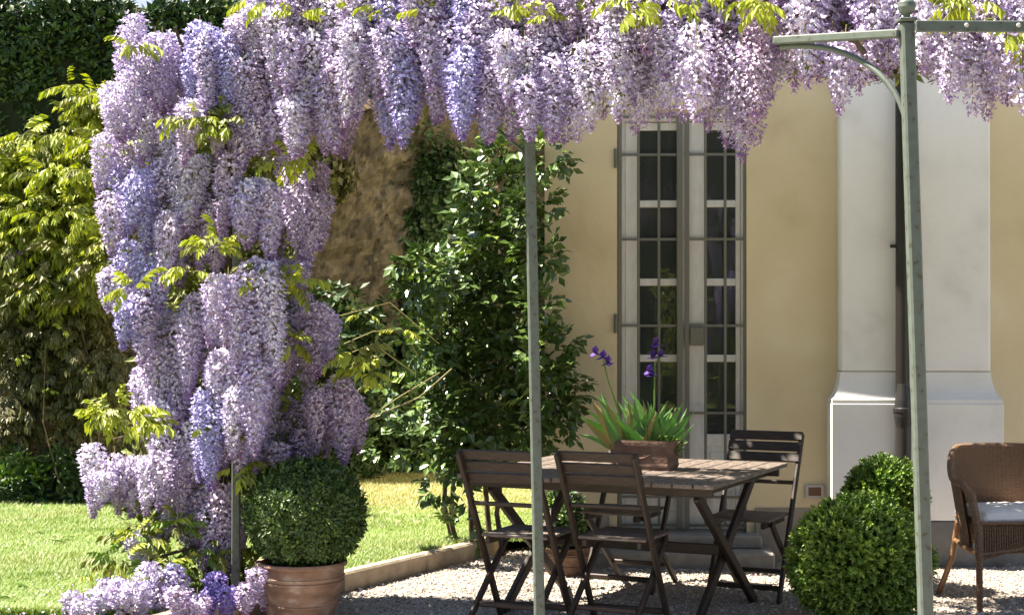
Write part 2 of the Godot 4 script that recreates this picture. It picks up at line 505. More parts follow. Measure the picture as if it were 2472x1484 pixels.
# a rounded mass of leaves: dark twiggy core, and leaf tufts spread through its outer shell
func leaf_mass(root: Node3D, at: Vector3, radius: Vector3, tuft: Mesh, count: int, mats: Array, sd: int, inner := 0.72, lumps := 0.15, core := 0.78, called := "foliage") -> void:
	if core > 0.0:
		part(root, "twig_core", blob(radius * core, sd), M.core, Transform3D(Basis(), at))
	var nz := FastNoiseLite.new()
	nz.seed = sd
	nz.frequency = 1.7
	var lists := []
	for m in mats:
		lists.append([])
	for i in count:
		var d := rdir()
		var k := 1.0 + lumps * nz.get_noise_3d(d.x * 1.2, d.y * 1.2, d.z * 1.2) * 1.6
		var rr := pow(rf(pow(inner, 3), 1.0), 1.0 / 3.0) * k
		var up := (d + rdir() * 0.55).normalized()
		var bs := Basis(Quaternion(Vector3.UP, up)) * Basis(Vector3.UP, rf(0, TAU)).scaled(Vector3.ONE * rf(0.75, 1.25))
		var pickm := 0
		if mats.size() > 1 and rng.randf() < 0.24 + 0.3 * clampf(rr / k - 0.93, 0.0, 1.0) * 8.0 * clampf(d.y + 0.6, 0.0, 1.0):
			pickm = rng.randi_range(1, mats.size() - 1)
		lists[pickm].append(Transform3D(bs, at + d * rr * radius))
	for k in mats.size():
		if lists[k].size():
			scatter(root, called, tuft, mats[k], lists[k])

# ---------------------------------------------------------------- the place
func wall_line(x: float) -> float:
	return 12.8 + 0.65 * (x + 6.0)

func wall_top(x: float) -> float:
	return 2.8 + 0.3 * maxf(x + 4.0, -2.0)

func kerb_x(z: float) -> float:      # where the kerb runs at a given depth
	if z < 9.1:
		return lerpf(-2.6, -0.98, (z - 6.25) / 2.85)
	return lerpf(-0.98, -0.1, (z - 9.1) / 1.55)

func _ready() -> void:
	rng.seed = 20240517
	var cam := Camera3D.new()
	cam.name = "camera"
	cam.position = Vector3(0, EYE, 0)
	cam.fov = 21.44
	cam.near = 0.1
	cam.far = 600.0
	cam.rotation.x = 20.0 / F
	add_child(cam)
	cam.current = true
	var we := WorldEnvironment.new()
	we.name = "environment"
	var env := Environment.new()
	env.background_mode = Environment.BG_SKY
	var sky := Sky.new()
	var sm := ProceduralSkyMaterial.new()
	sm.sky_top_color = Color(0.43, 0.51, 0.64)
	sm.sky_horizon_color = Color(0.79, 0.80, 0.80)
	sm.sky_curve = 0.12
	sm.ground_bottom_color = Color(0.25, 0.25, 0.18)
	sm.ground_horizon_color = Color(0.45, 0.47, 0.42)
	sky.sky_material = sm
	env.sky = sky
	env.background_energy_multiplier = 0.60
	env.tonemap_mode = Environment.TONE_MAPPER_LINEAR
	env.tonemap_exposure = 4.1
	env.sdfgi_enabled = true
	env.ssao_enabled = true
	env.ssil_enabled = true
	we.environment = env
	add_child(we)
	var sun := DirectionalLight3D.new()
	sun.name = "sun"
	sun.light_energy = 1.6
	sun.light_color = Color(1.0, 0.955, 0.88)
	sun.light_angular_distance = 0.5
	sun.shadow_enabled = true
	var el := deg_to_rad(57.0)
	var az := deg_to_rad(8.0)
	var to_sun := Vector3(-cos(el) * cos(az), sin(el), -cos(el) * sin(az))
	add_child(sun)
	sun.look_at_from_position(to_sun * 20.0, Vector3.ZERO, Vector3.UP)

	make_materials()
	make_plant_pieces()
	build_ground()
	build_retaining_wall()
	build_house()
	build_pergola()
	build_furniture()
	build_pots()
	build_plants()
	build_wisteria()

func build_ground() -> void:
	var g := MB.new()
	g.quad(Vector3(-300, -0.03, 100), Vector3(300, -0.03, 100), Vector3(300, -0.03, -500), Vector3(-300, -0.03, -500))
	struct("ground", g.out(), M.meadow, "grassy ground reaching to the horizon")
	var y := MB.new()
	y.quad(Vector3(-4, 0, 3), Vector3(12, 0, 3), Vector3(12, 0, -12.5), Vector3(-4, 0, -12.5))
	struct("gravel_yard", y.out(), M.gravel, "pale gravel terrace under the table and chairs")
	# lawn, a hand's breadth above the gravel
	var l := MB.new()
	var zs := []
	for i in 24:
		zs.append(6.25 + (10.65 - 6.25) * i / 23.0)
	for i in 23:
		var a: float = zs[i]
		var b: float = zs[i + 1]
		l.quad(Vector3(-16, 0.075, -a), Vector3(kerb_x(a) - 0.03, 0.075, -a), Vector3(kerb_x(b) - 0.03, 0.075, -b), Vector3(-16, 0.075, -b))
	l.quad(Vector3(-16, 0.075, -10.65), Vector3(3, 0.075, -10.65), Vector3(3, 0.075, -22), Vector3(-16, 0.075, -22))
	struct("lawn", l.out(), M.soil, "sunlit lawn below the stone retaining wall")
	# terrace above the wall
	var t := MB.new()
	for i in 20:
		for j in 12:
			var q := []
			for d in [[0, 0], [1, 0], [1, 1], [0, 1]]:
				var x: float = -16.0 + (i + d[0]) * 1.5
				var k: float = pow((j + d[1]) / 12.0, 1.6) * 60.0
				q.append(Vector3(x, wall_top(x) - 0.06 + k * 0.2, -(wall_line(x) + 0.3 + k)))
			t.quad(q[0], q[1], q[2], q[3])
	struct("hillside", t.out(), M.meadow, "grassy slope rising above the retaining wall")
	# kerb stones
	var pts := [Vector2(-2.6, 6.25), Vector2(-2.03, 7.25), Vector2(-1.5, 8.18), Vector2(-0.98, 9.1), Vector2(-0.55, 9.86), Vector2(-0.1, 10.65)]
	var k0 := thing("stone_kerb", "low stone kerb between the lawn and the gravel", "kerb", Vector3(-0.98, 0, -9.1))
	for i in pts.size() - 1:
		var a := Vector3(pts[i].x, 0.05, -pts[i].y) - k0.position
		var b := Vector3(pts[i + 1].x, 0.05, -pts[i + 1].y) - k0.position
		var d := (b - a).normalized() * 0.004
		bar(k0, "kerb_stone", a + d, b - d, 0.085, 0.12 + 0.004 * (i % 2), M.kerb, Vector3.UP, 0.012)
	# pebbles
	var lists := []
	var meshes := []
	for m in 3:
		meshes.append(blob_low(m))
		lists.append([[], []])
	var zr := 7.2
	for i in 30000:
		var z := rf(7.6, 11.0)
		var x := rf(-1.7, 3.4)
		if x < kerb_x(z) + 0.05:
			continue
		var s := rf(0.005, 0.011)
		if rng.randf() < 0.04:
			s *= 1.7
		var tint := Color(0.54, 0.48, 0.42).lerp(Color(0.25, 0.21, 0.18), rng.randf())
		if rng.randf() < 0.12:
			tint = Color(0.62, 0.59, 0.55)
		var e: Array = lists[i % 3]
		e[0].append(Transform3D(Basis(rdir(), rf(0, TAU)).scaled(Vector3(s, s * rf(0.6, 0.9), s)), Vector3(x, s * 0.3, -z)))
		e[1].append(tint)
	for m in 3:
		var o := scatter(self, "gravel", meshes[m], M.pebble, lists[m][0], lists[m][1])
		o.set_meta("label", "loose pale gravel stones scattered over the terrace")
	# grass
	var blades := []
	for k in 4:
		var r := RandomNumberGenerator.new()
		r.seed = 40 + k
		var b := MB.new()
		for i in 9:
			var a := r.randf() * TAU
			var o := Vector3(r.randf_range(-0.03, 0.03), 0, r.randf_range(-0.03, 0.03))
			var d := Vector3(cos(a) * 0.45, 1, sin(a) * 0.45)
			var h := r.randf_range(0.022, 0.055)
			var s := Vector3(-sin(a), 0, cos(a)) * 0.0022
			var gq := r.randf_range(0.8, 1.2)
			b.col = Color(gq, gq, gq)
			var m1 := o + d * h * 0.55
			var tp := o + d * h + Vector3(cos(a), -0.3, sin(a)) * h * 0.3
			b.quad(o - s, o + s, m1 + s * 0.8, m1 - s * 0.8)
			b.tri(m1 - s * 0.8, m1 + s * 0.8, tp)
		blades.append(b.out())
	var nz := FastNoiseLite.new()
	nz.seed = 7
	nz.frequency = 0.7
	var gl := [[], [], [], []]
	var gt := [[], [], [], []]
	for i in 150000:
		var z := 8.0 + 8.5 * pow(rng.randf(), 1.35)
		var x := rf(-0.36 * z, minf(0.9, 0.1 * z))
		if z < 10.65 and x > kerb_x(z) - 0.05:
			continue
		if z > wall_line(x) - 0.1:
			continue
		var n0 := nz.get_noise_2d(x, z)
		var dry := clampf((z - 11.7) * 1.3, 0, 1) * clampf((x + 2.2) * 1.2, 0, 1) * (0.75 + n0)
		dry = clampf(dry + maxf(0.0, n0 - 0.25) * 0.7, 0, 1)
		if rng.randf() < dry * 0.35:
			continue
		var col := Color(0.155, 0.27, 0.05).lerp(Color(0.27, 0.33, 0.085), rng.randf()).lerp(Color(0.50, 0.40, 0.20), dry * rf(0.2, 0.85))
		if rng.randf() < 0.05:
			col = Color(0.66, 0.64, 0.52)
		var k := i % 4
		var hs := rf(0.7, 1.25) * (1.0 + 0.5 * n0)
		gl[k].append(Transform3D(Basis(Vector3.UP, rf(0, TAU)).scaled(Vector3(1.1, hs, 1.1)), Vector3(x, 0.072, -z)))
		gt[k].append(col)
	for k in 4:
		var o := scatter(self, "grass", blades[k], M.grass, gl[k], gt[k])
		o.set_meta("label", "short grass blades of the lawn")

func blob_low(sd: int) -> ArrayMesh:
	var r := RandomNumberGenerator.new()
	r.seed = 90 + sd
	var b := MB.new()
	var p := []
	for d in [Vector3.UP, Vector3.DOWN, Vector3.LEFT, Vector3.RIGHT, Vector3.BACK, Vector3.FORWARD]:
		p.append(d * r.randf_range(0.8, 1.25) + Vector3(r.randf_range(-0.2, 0.2), r.randf_range(-0.2, 0.2), r.randf_range(-0.2, 0.2)))
	for f in [[0, 2, 4], [0, 4, 3], [0, 3, 5], [0, 5, 2], [1, 2, 4], [1, 4, 3], [1, 3, 5], [1, 5, 2]]:
		b.tri_out(p[f[0]], p[f[1]], p[f[2]], Vector3.ZERO)
	return b.out()

func build_retaining_wall() -> void:
	var w := thing("retaining_wall", "rough brown stone retaining wall behind the lawn", "wall", Vector3(-2, 0, -wall_line(-2)))
	var nz := FastNoiseLite.new()
	nz.seed = 31
	nz.frequency = 1.3
	nz.fractal_octaves = 5
	var cell := FastNoiseLite.new()
	cell.seed = 33
	cell.noise_type = FastNoiseLite.TYPE_CELLULAR
	cell.frequency = 1.0
	cell.cellular_return_type = FastNoiseLite.RETURN_DISTANCE2_SUB
	var tone := FastNoiseLite.new()
	tone.seed = 33
	tone.noise_type = FastNoiseLite.TYPE_CELLULAR
	tone.frequency = 1.0
	tone.cellular_return_type = FastNoiseLite.RETURN_CELL_VALUE
	var b := MB.new()
	var cols := 330
	var rows := 100
	var nrm := Vector3(0.65, 0, 1).normalized()
	var grid := []
	var shade := []
	for i in cols + 1:
		var x := -9.0 + 12.0 * i / cols
		var line := []
		var tones := []
		for j in rows + 1:
			var h: float = -0.1 + (wall_top(x) + 0.1) * j / rows
			var p := Vector3(x, h, -wall_line(x))
			var wx := x * 4.2 + nz.get_noise_2d(x * 2.0, h * 2.0) * 0.6
			var wy := h * 6.0 + nz.get_noise_2d(h * 2.0, x * 2.0) * 0.6
			var joint := clampf((cell.get_noise_2d(wx, wy) + 1.0) * 3.0, 0.0, 1.0)
			line.append(p + nrm * (nz.get_noise_3d(x * 1.3, h * 1.8, 3.0) * 0.12 + nz.get_noise_2d(x * 7.0, h * 9.0) * 0.03 + joint * 0.04) - w.position)
			var g := 0.75 + 0.35 * tone.get_noise_2d(wx, wy) + 0.35 * nz.get_noise_2d(x * 0.9, h * 0.5)
			tones.append(Color(g, g, g).lerp(Color(0.7, 0.72, 0.68), 0.25) * lerpf(0.6, 1.0, joint))
		grid.append(line)
		shade.append(tones)
	for i in cols:
		for j in rows:
			b.col = shade[i][j]
			b.quad(grid[i][j], grid[i][j + 1], grid[i + 1][j + 1], grid[i + 1][j])
		var t0: Vector3 = grid[i][rows]
		var t1: Vector3 = grid[i + 1][rows]
		b.quad(t0, t0 - nrm * 0.5, t1 - nrm * 0.5, t1)
	part(w, "wall_face", b.out(), M.stone)
	for i in 12:
		var x0 := -9.0 + i
		var x1 := x0 + 0.985
		var a := Vector3(x0, wall_top(x0) + 0.045, -wall_line(x0) - 0.12) - w.position
		var c := Vector3(x1, wall_top(x1) + 0.045, -wall_line(x1) - 0.12) - w.position
		bar(w, "coping_stone", a, c, 0.5, 0.09, M.kerb, Vector3.UP, 0.012)
	var rod := MB.new()
	var top := P(838, 325, 15.55)
	rod.tube([Vector3.ZERO, Vector3(0, -0.24, 0), P(838, 450, 15.55) - top], [0.016, 0.016, 0.014], 6)
	var ro := thing("iron_rod", "thin black iron rod hanging on the stone wall below the wisteria", "rod", top)
	part(ro, "rod", rod.out(), M.blackiron)
	var hk := MB.new()
	hk.tube([Vector3(0, 0, 0), Vector3(0.0, 0.03, -0.06), Vector3(0, 0.02, -0.6)], [0.014, 0.014, 0.012], 6)
	part(ro, "bracket", hk.out(), M.blackiron)

func build_house() -> void:
	var h := thing("cream_house", "cream rendered house with a white pilaster and a narrow French door", "house", Vector3(0.2085, 0, -10.346), deg_to_rad(-3.0))
	var dl := 0.461
	var dr := 1.280
	var top := 2.86
	var T := -0.38
	boxpart(h, "wall", Vector3(0, -0.1, T), Vector3(dl, 5.7, 0), M.yellow, 0.0)
	boxpart(h, "wall", Vector3(dl, top, T), Vector3(dr, 5.7, 0), M.yellow, 0.0)
	boxpart(h, "wall", Vector3(dr, -0.1, T), Vector3(9, 5.7, 0), M.yellow, 0.0)
	boxpart(h, "wall", Vector3(0, -0.1, -7.0), Vector3(0.38, 5.7, T), M.yellow, 0.0)
	boxpart(h, "wall", Vector3(8.62, -0.1, -7.0), Vector3(9, 5.7, T), M.yellow, 0.0)
	boxpart(h, "wall", Vector3(0.38, -0.1, -7.0), Vector3(8.62, 5.7, -6.62), M.yellow, 0.0)
	boxpart(h, "floor", Vector3(0.38, -0.1, -6.62), Vector3(8.62, 0.19, T), M.dark, 0.0)
	boxpart(h, "ceiling", Vector3(0.38, 3.1, -6.62), Vector3(8.62, 3.3, T), M.dark, 0.0)
	boxpart(h, "inner_wall", Vector3(0.385, 0.19, -3.6), Vector3(8.62, 3.1, -3.45), M.dark, 0.0)
	boxpart(h, "inner_wall", Vector3(2.4, 0.19, -3.45), Vector3(2.5, 3.1, T - 0.004), M.dark, 0.0)
	var rf_ := MB.new()
	var e := 0.32
	var ridge0 := Vector3(3.2, 7.7, -3.5)
	var ridge1 := Vector3(5.8, 7.7, -3.5)
	var c0 := Vector3(-e, 5.7, e)
	var c1 := Vector3(9 + e, 5.7, e)
	var c2 := Vector3(9 + e, 5.7, -7 - e)
	var c3 := Vector3(-e, 5.7, -7 - e)
	var mid := Vector3(4.5, 6, -3.5)
	rf_.quad_out(c0, c1, ridge1, ridge0, mid); rf_.quad_out(c3, c2, ridge1, ridge0, mid)
	rf_.tri_out(c0, c3, ridge0, mid); rf_.tri_out(c1, c2, ridge1, mid)
	rf_.quad_out(c0 + Vector3.DOWN * 0.1, c1 + Vector3.DOWN * 0.1, c2 + Vector3.DOWN * 0.1, c3 + Vector3.DOWN * 0.1, mid)
	for k in [[c0, c1], [c1, c2], [c2, c3], [c3, c0]]:
		rf_.quad_out(k[0], k[1], k[1] + Vector3.DOWN * 0.1, k[0] + Vector3.DOWN * 0.1, mid)
	part(h, "roof", rf_.out(), M.roof)
	# painted base of the wall
	boxpart(h, "plinth", Vector3(-0.014, -0.1, 0.0), Vector3(dl - 0.05, 0.335, 0.016), M.plinth, 0.005)
	boxpart(h, "plinth", Vector3(dr + 0.05, -0.1, 0.0), Vector3(1.775, 0.335, 0.016), M.plinth, 0.005)
	boxpart(h, "plinth", Vector3(2.86, -0.1, 0.0), Vector3(9.0, 0.335, 0.016), M.plinth, 0.005)
	# pilaster: shaft, curved moulding, wide base, dark foot
	var p0 := 1.85
	var p1 := 2.775
	var pd := 0.13
	var pil := boxpart(h, "pilaster", Vector3(p0, 1.20, 0.0), Vector3(p1, 5.6, pd), M.white, 0.012)
	var mo := MB.new()
	var prof := [[0.0, 1.20], [0.004, 1.16], [0.012, 1.12], [0.026, 1.075], [0.044, 1.045], [0.060, 1.03], [0.060, 1.008]]
	for i in prof.size() - 1:
		var a: Array = prof[i]
		var b: Array = prof[i + 1]
		var qa := [Vector3(p0 - a[0], a[1], 0), Vector3(p0 - a[0], a[1], pd + a[0]), Vector3(p1 + a[0], a[1], pd + a[0]), Vector3(p1 + a[0], a[1], 0)]
		var qb := [Vector3(p0 - b[0], b[1], 0), Vector3(p0 - b[0], b[1], pd + b[0]), Vector3(p1 + b[0], b[1], pd + b[0]), Vector3(p1 + b[0], b[1], 0)]
		for k in 3:
			mo.quad_out(qa[k], qa[k + 1], qb[k + 1], qb[k], Vector3((p0 + p1) / 2, 1.1, -0.5))
	var off := pil.transform.origin
	part(pil, "moulding", mo.out(), M.white, Transform3D(Basis(), -off))
	boxpart(pil, "base", Vector3(p0 - 0.065, 0.285, 0.0) - off, Vector3(p1 + 0.065, 1.008, pd + 0.065) - off, M.white, 0.006)
	boxpart(pil, "foot", Vector3(p0 - 0.07, -0.1, 0.0) - off, Vector3(p1 + 0.07, 0.283, pd + 0.07) - off, M.darkplinth, 0.006)
	# rainwater pipe on the pilaster
	var dp := MB.new()
	var px := 2.222
	var pz := pd + 0.06
	dp.tube([Vector3(px, 1.08, pz), Vector3(px, 3.0, pz), Vector3(px, 5.6, pz)], [0.042], 14)
	var pipe := part(h, "downpipe", dp.out(), M.pipe)
	var ci := MB.new()
	ci.lathe([Vector2(0.046, -0.1), Vector2(0.046, 0.86), Vector2(0.053, 0.90), Vector2(0.058, 0.93), Vector2(0.058, 0.955), Vector2(0.064, 0.96), Vector2(0.064, 0.98), Vector2(0.056, 0.985), Vector2(0.052, 1.03), Vector2(0.042, 1.09), Vector2(0.037, 1.13), Vector2(0.0, 1.13)], 20, Vector3(px, 0, pz + 0.03))
	part(pipe, "cast_iron_foot", ci.out(), M.castiron)
	for yy in [1.98, 3.9]:
		var cl := MB.new()
		cl.lathe([Vector2(0.037, yy - 0.02), Vector2(0.042, yy - 0.02), Vector2(0.042, yy + 0.02), Vector2(0.037, yy + 0.02)], 16, Vector3(px, 0, pz))
		cl.box(Vector3(px - 0.058, yy, pz), Vector3(0.035, 0.022, 0.022), 0.004)
		part(pipe, "clamp", cl.out(), M.castiron)
	# meter box
	var mb := boxpart(h, "meter_box", Vector3(1.645, 0.40, 0.0), Vector3(1.765, 0.485, 0.022), M.metalbox, 0.004)
	boxpart(mb, "cover", Vector3(-0.04, -0.027, 0.0075), Vector3(0.04, 0.027, 0.014), M.rust, 0.003)
	# stone step before the door
	var st := boxpart(h, "door_step", Vector3(dl - 0.14, -0.05, 0.0), Vector3(dr + 0.14, 0.10, 0.36), M.step, 0.012)
	boxpart(st, "tread", Vector3(-0.49, 0.076, -0.179), Vector3(0.49, 0.155, 0.0), M.step, 0.01)
	# French door
	var d := Node3D.new()
	d.name = "door"
	d.position = Vector3(0, 0, -0.085)
	h.add_child(d)
	var W: Material = M.joinery
	var y0 := 0.19
	boxpart(d, "frame", Vector3(dl, y0, -0.05), Vector3(dl + 0.05, top, 0.03), W)
	boxpart(d, "frame", Vector3(dr - 0.03, y0, -0.05), Vector3(dr, top, 0.03), W)
	boxpart(d, "frame", Vector3(dl + 0.05, 2.79, -0.05), Vector3(dr - 0.03, top, 0.03), W)
	boxpart(d, "sill", Vector3(dl, -0.05, -0.3), Vector3(dr, y0 - 0.002, 0.06), M.step, 0.006)
	var mid_x := 0.895
	for s in 2:
		var a: float = dl + 0.052 if s == 0 else mid_x + 0.002
		var b: float = mid_x - 0.002 if s == 0 else dr - 0.032
		var sa: float = 0.085 if s == 0 else 0.125
		var sb: float = 0.035 if s == 0 else 0.03
		var ga := a + sa
		var gb := b - sb
		boxpart(d, "stile", Vector3(a, y0, -0.02), Vector3(ga, 2.785, 0.022), W)
		boxpart(d, "stile", Vector3(gb, y0, -0.02), Vector3(b, 2.785, 0.022), W)
		var rails := [[2.735, 2.785], [2.243, 2.288], [1.742, 1.788], [1.256, 1.302], [0.72, 0.795], [y0, 0.30]]
		for r in rails:
			boxpart(d, "rail", Vector3(ga, r[0], -0.018), Vector3(gb, r[1], 0.018), W)
		boxpart(d, "panel", Vector3(ga, 0.30, -0.01), Vector3(gb, 0.72, 0.008), W)
		boxpart(d, "raised_panel", Vector3(ga + 0.03, 0.34, 0.008), Vector3(gb - 0.03, 0.68, 0.016), W, 0.006)
		for k in 4:
			var pm := MB.new()
			var lo: float = rails[k + 1][1]
			var hi: float = rails[k][0]
			pm.quad(Vector3(ga, lo, 0), Vector3(ga, hi, 0), Vector3(gb, hi, 0), Vector3(gb, lo, 0))
			part(d, "pane", pm.out(), M.glass)
	# iron gate in front of the door
	var g := Node3D.new()
	g.name = "iron_gate"
	h.add_child(g)
	var G: Material = M.grille
	var gz := -0.02
	for x in [[0.478, 0.026], [0.858, 0.036], [0.905, 0.03], [1.272, 0.02]]:
		bar(g, "upright", Vector3(x[0], 0.2, gz), Vector3(x[0], 2.83, gz), 0.024, x[1], G, Vector3.RIGHT, 0.003)
	for x in [0.597, 0.727, 1.022, 1.147]:
		bar(g, "thin_bar", Vector3(x, 0.22, gz), Vector3(x, 2.81, gz), 0.012, 0.018, G, Vector3.RIGHT, 0.002)
	for y in [2.815, 2.575, 2.036, 1.487, 0.933, 0.40, 0.22]:
		for s in [[0.492, 0.838], [0.921, 1.261]]:
			bar(g, "cross_bar", Vector3(s[0], y, gz), Vector3(s[1], y, gz), 0.010, 0.017, G, Vector3.UP, 0.002)
	boxpart(g, "lock_box", Vector3(0.922, 1.36, gz - 0.02), Vector3(1.012, 1.478, gz + 0.02), G, 0.006)
	for y in [2.55, 1.50, 0.6]:
		var hg := MB.new()
		hg.tube([Vector3(0.452, y - 0.06, 0.012), Vector3(0.452, y, 0.012), Vector3(0.452, y + 0.06, 0.012)], [0.012], 8)
		part(g, "hinge", hg.out(), G)

func post(root: Node3D, a: Vector3, b: Vector3, w: float) -> void:
	bar(root, "post", a, b, w, w, M.iron, Vector3(0.12, 0, 1).normalized(), 0.006)

func build_pergola() -> void:
	var p := thing("iron_pergola", "grey green iron pergola of slender square posts carrying the wisteria", "pergola", Vector3(0.1, 0, -7.35))
	var o := p.position
	var right_foot := Vector3(1.294, 0, -5.0)
	var right_top := Vector3(1.218, 2.455, -5.0)
	post(p, right_foot - o, right_top - o, 0.041)
	var mid_top := Vector3(0.068, 2.93, -7.35)
	post(p, Vector3(0.128, 0, -7.35) - o, mid_top - o, 0.046)
	var left_top := Vector3(-1.405, 2.95, -8.3)
	post(p, Vector3(-1.414, 0, -8.3) - o, left_top - o, 0.044)
	# cap and ball on the right post
	var cap := MB.new()
	cap.box(Vector3(0, 0.006, 0), Vector3(0.062, 0.012, 0.062), 0.003)
	cap.lathe([Vector2(0.014, 0.012), Vector2(0.012, 0.022), Vector2(0.026, 0.034), Vector2(0.032, 0.05), Vector2(0.030, 0.066), Vector2(0.019, 0.08), Vector2(0.0, 0.086)], 18)
	part(p, "finial", cap.out(), M.iron, Transform3D(Basis().scaled(Vector3(0.88, 0.9, 0.88)), right_top - o))
	# short arm and its curved brace, to the left of the right post
	var arm_end := Vector3(0.872, 2.462, -5.38)
	bar(p, "arm", right_top + Vector3(-0.02, -0.035, 0) - o, arm_end - o, 0.03, 0.026, M.iron, Vector3.UP, 0.004)
	var path := []
	var foot := Vector3(1.226, 2.10, -5.02)
	for i in 15:
		var t := i / 14.0
		var a := t * PI * 0.5
		var q := foot.lerp(arm_end + Vector3(0.02, -0.02, 0), 1.0 - cos(a))
		q.y = lerpf(foot.y, arm_end.y - 0.022, sin(a))
		path.append(q - o)
	var br := MB.new()
	br.tube(path, [0.0095], 8)
	part(p, "curved_brace", br.out(), M.iron)
	# beam to the right, with its bolts
	bar(p, "beam", right_top + Vector3(0.02, -0.018, 0.03) - o, Vector3(3.6, 2.452, -5.12) - o, 0.012, 0.036, M.iron, Vector3.UP, 0.003)
	for x in [1.395, 1.555, 1.9, 2.4]:
		var bo := MB.new()
		bo.lathe([Vector2(0.007, 0.0), Vector2(0.007, 0.004), Vector2(0.004, 0.007), Vector2(0, 0.008)], 8)
		part(p, "bolt", bo.out(), M.metalbox, Transform3D(Basis(Vector3.RIGHT, PI / 2), Vector3(x, 2.441, -4.975) - o))
	# beams among the flowers
	var line := [left_top, mid_top, Vector3(1.5, 2.86, -6.4), Vector3(3.4, 2.80, -5.7)]
	for i in 3:
		bar(p, "beam", line[i] - o, line[i + 1] - o, 0.03, 0.03, M.iron, Vector3.UP, 0.004)
	var br2 := MB.new()
	br2.tube([Vector3(0.075, 2.2, -7.38) - o, Vector3(0.05, 2.3, -7.4) - o, Vector3(-0.05, 2.39, -7.45) - o], [0.009], 8)
	part(p, "curved_brace", br2.out(), M.iron)

func make_chair(label: String, at: Vector3, turn: float) -> Node3D:
	var t := thing("folding_chair", label, "chair", at, turn, "folding chairs round the garden table")
	var w := 0.2
	var W: Material = M.wood
	for s in [-1, 1]:
		bar(t, "long_leg", Vector3(s * w, 0.0, -0.25), Vector3(s * w, 0.885, 0.242), 0.022, 0.042, W, Vector3(0, 0.5, -0.87), 0.006)
		bar(t, "short_leg", Vector3(s * (w - 0.027), 0.43, -0.29), Vector3(s * (w - 0.027), 0.0, 0.24), 0.022, 0.04, W, Vector3(0, 0.77, 0.63), 0.006)
		bar(t, "seat_rail", Vector3(s * (w - 0.055), 0.428, 0.03), Vector3(s * (w - 0.055), 0.428, -0.37), 0.022, 0.035, W)
	# three slats of the back, leaning with the posts
	var lean := Vector3(0, 0.443, 0.246).normalized()
	var face := Vector3(0, -0.246, 0.443).normalized()
	for k in 3:
		var q := Vector3(0, 0.885, 0.242) - lean * (0.030 + k * 0.066) - face * 0.024
		bar(t, "back_slat", q + Vector3(-w - 0.012, 0, 0), q + Vector3(w + 0.012, 0, 0), 0.014, 0.055, W, lean, 0.004)
	for k in 6:
		var z := 0.0 - k * 0.068
		bar(t, "seat_slat", Vector3(-w + 0.02, 0.454, z), Vector3(w - 0.02, 0.454, z), 0.058, 0.016, M.tabletop, Vector3.UP, 0.004)
	bar(t, "rung", Vector3(-w + 0.012, 0.62, 0.095), Vector3(w - 0.012, 0.62, 0.095), 0.018, 0.022, W, Vector3.UP, 0.005)
	bar(t, "rung", Vector3(-w + 0.012, 0.075, -0.208), Vector3(w - 0.012, 0.075, -0.208), 0.018, 0.03, W, Vector3.UP, 0.005)
	bar(t, "rung", Vector3(-w + 0.04, 0.12, 0.09), Vector3(w - 0.04, 0.12, 0.09), 0.018, 0.026, W, Vector3.UP, 0.005)
	return t

func build_furniture() -> void:
	# table, turned a quarter of the way towards the house
	var turn := deg_to_rad(-25.0)
	var c := Vector3(0.62, 0, -8.65)
	var t := thing("garden_table", "dark slatted folding garden table dappled with sun", "table", c, turn)
	var hx := 0.69
	var hz := 0.67
	var n := 13
	for i in n:
		var x := -hx + 2 * hx * (i + 0.5) / n
		bar(t, "slat", Vector3(x, 0.728, hz - 0.004), Vector3(x, 0.728, -hz + 0.004), 2 * hx / n - 0.009, 0.022, M.tabletop, Vector3.UP, 0.003)
	for s in [-1, 1]:
		bar(t, "apron", Vector3(-hx + 0.03, 0.693, s * (hz - 0.09)), Vector3(hx - 0.03, 0.693, s * (hz - 0.09)), 0.026, 0.045, M.wood)
		bar(t, "apron", Vector3(s * (hx - 0.1), 0.693, hz - 0.106), Vector3(s * (hx - 0.1), 0.693, -hz + 0.106), 0.026, 0.045, M.wood)
		var x: float = s * (hx - 0.13)
		var x2: float = s * (hx - 0.165)
		bar(t, "leg", Vector3(x, 0.67, hz - 0.14), Vector3(x, 0.0, -hz + 0.22), 0.032, 0.06, M.wood, Vector3(0, 0.6, 0.8), 0.006)
		bar(t, "leg", Vector3(x2, 0.67, -hz + 0.14), Vector3(x2, 0.0, hz - 0.22), 0.032, 0.06, M.wood, Vector3(0, 0.6, -0.8), 0.006)
	bar(t, "stretcher", Vector3(-hx + 0.18, 0.335, 0.0), Vector3(hx - 0.18, 0.335, 0.0), 0.03, 0.055, M.wood)
	# chairs
	make_chair("folding wooden chair seen from behind, left of the middle pergola post", Vector3(0.02, 0, -8.09), turn)
	make_chair("folding wooden chair seen from behind, right of the middle pergola post", Vector3(0.50, 0, -8.0), turn)
	make_chair("folding wooden chair at the wall side of the table, back streaked with sun", Vector3(1.36, 0, -9.05), turn + PI)
	make_chair("folding wooden chair behind the table, half hidden by the iris planter", Vector3(0.70, 0, -9.33), turn + PI)
	build_wicker()

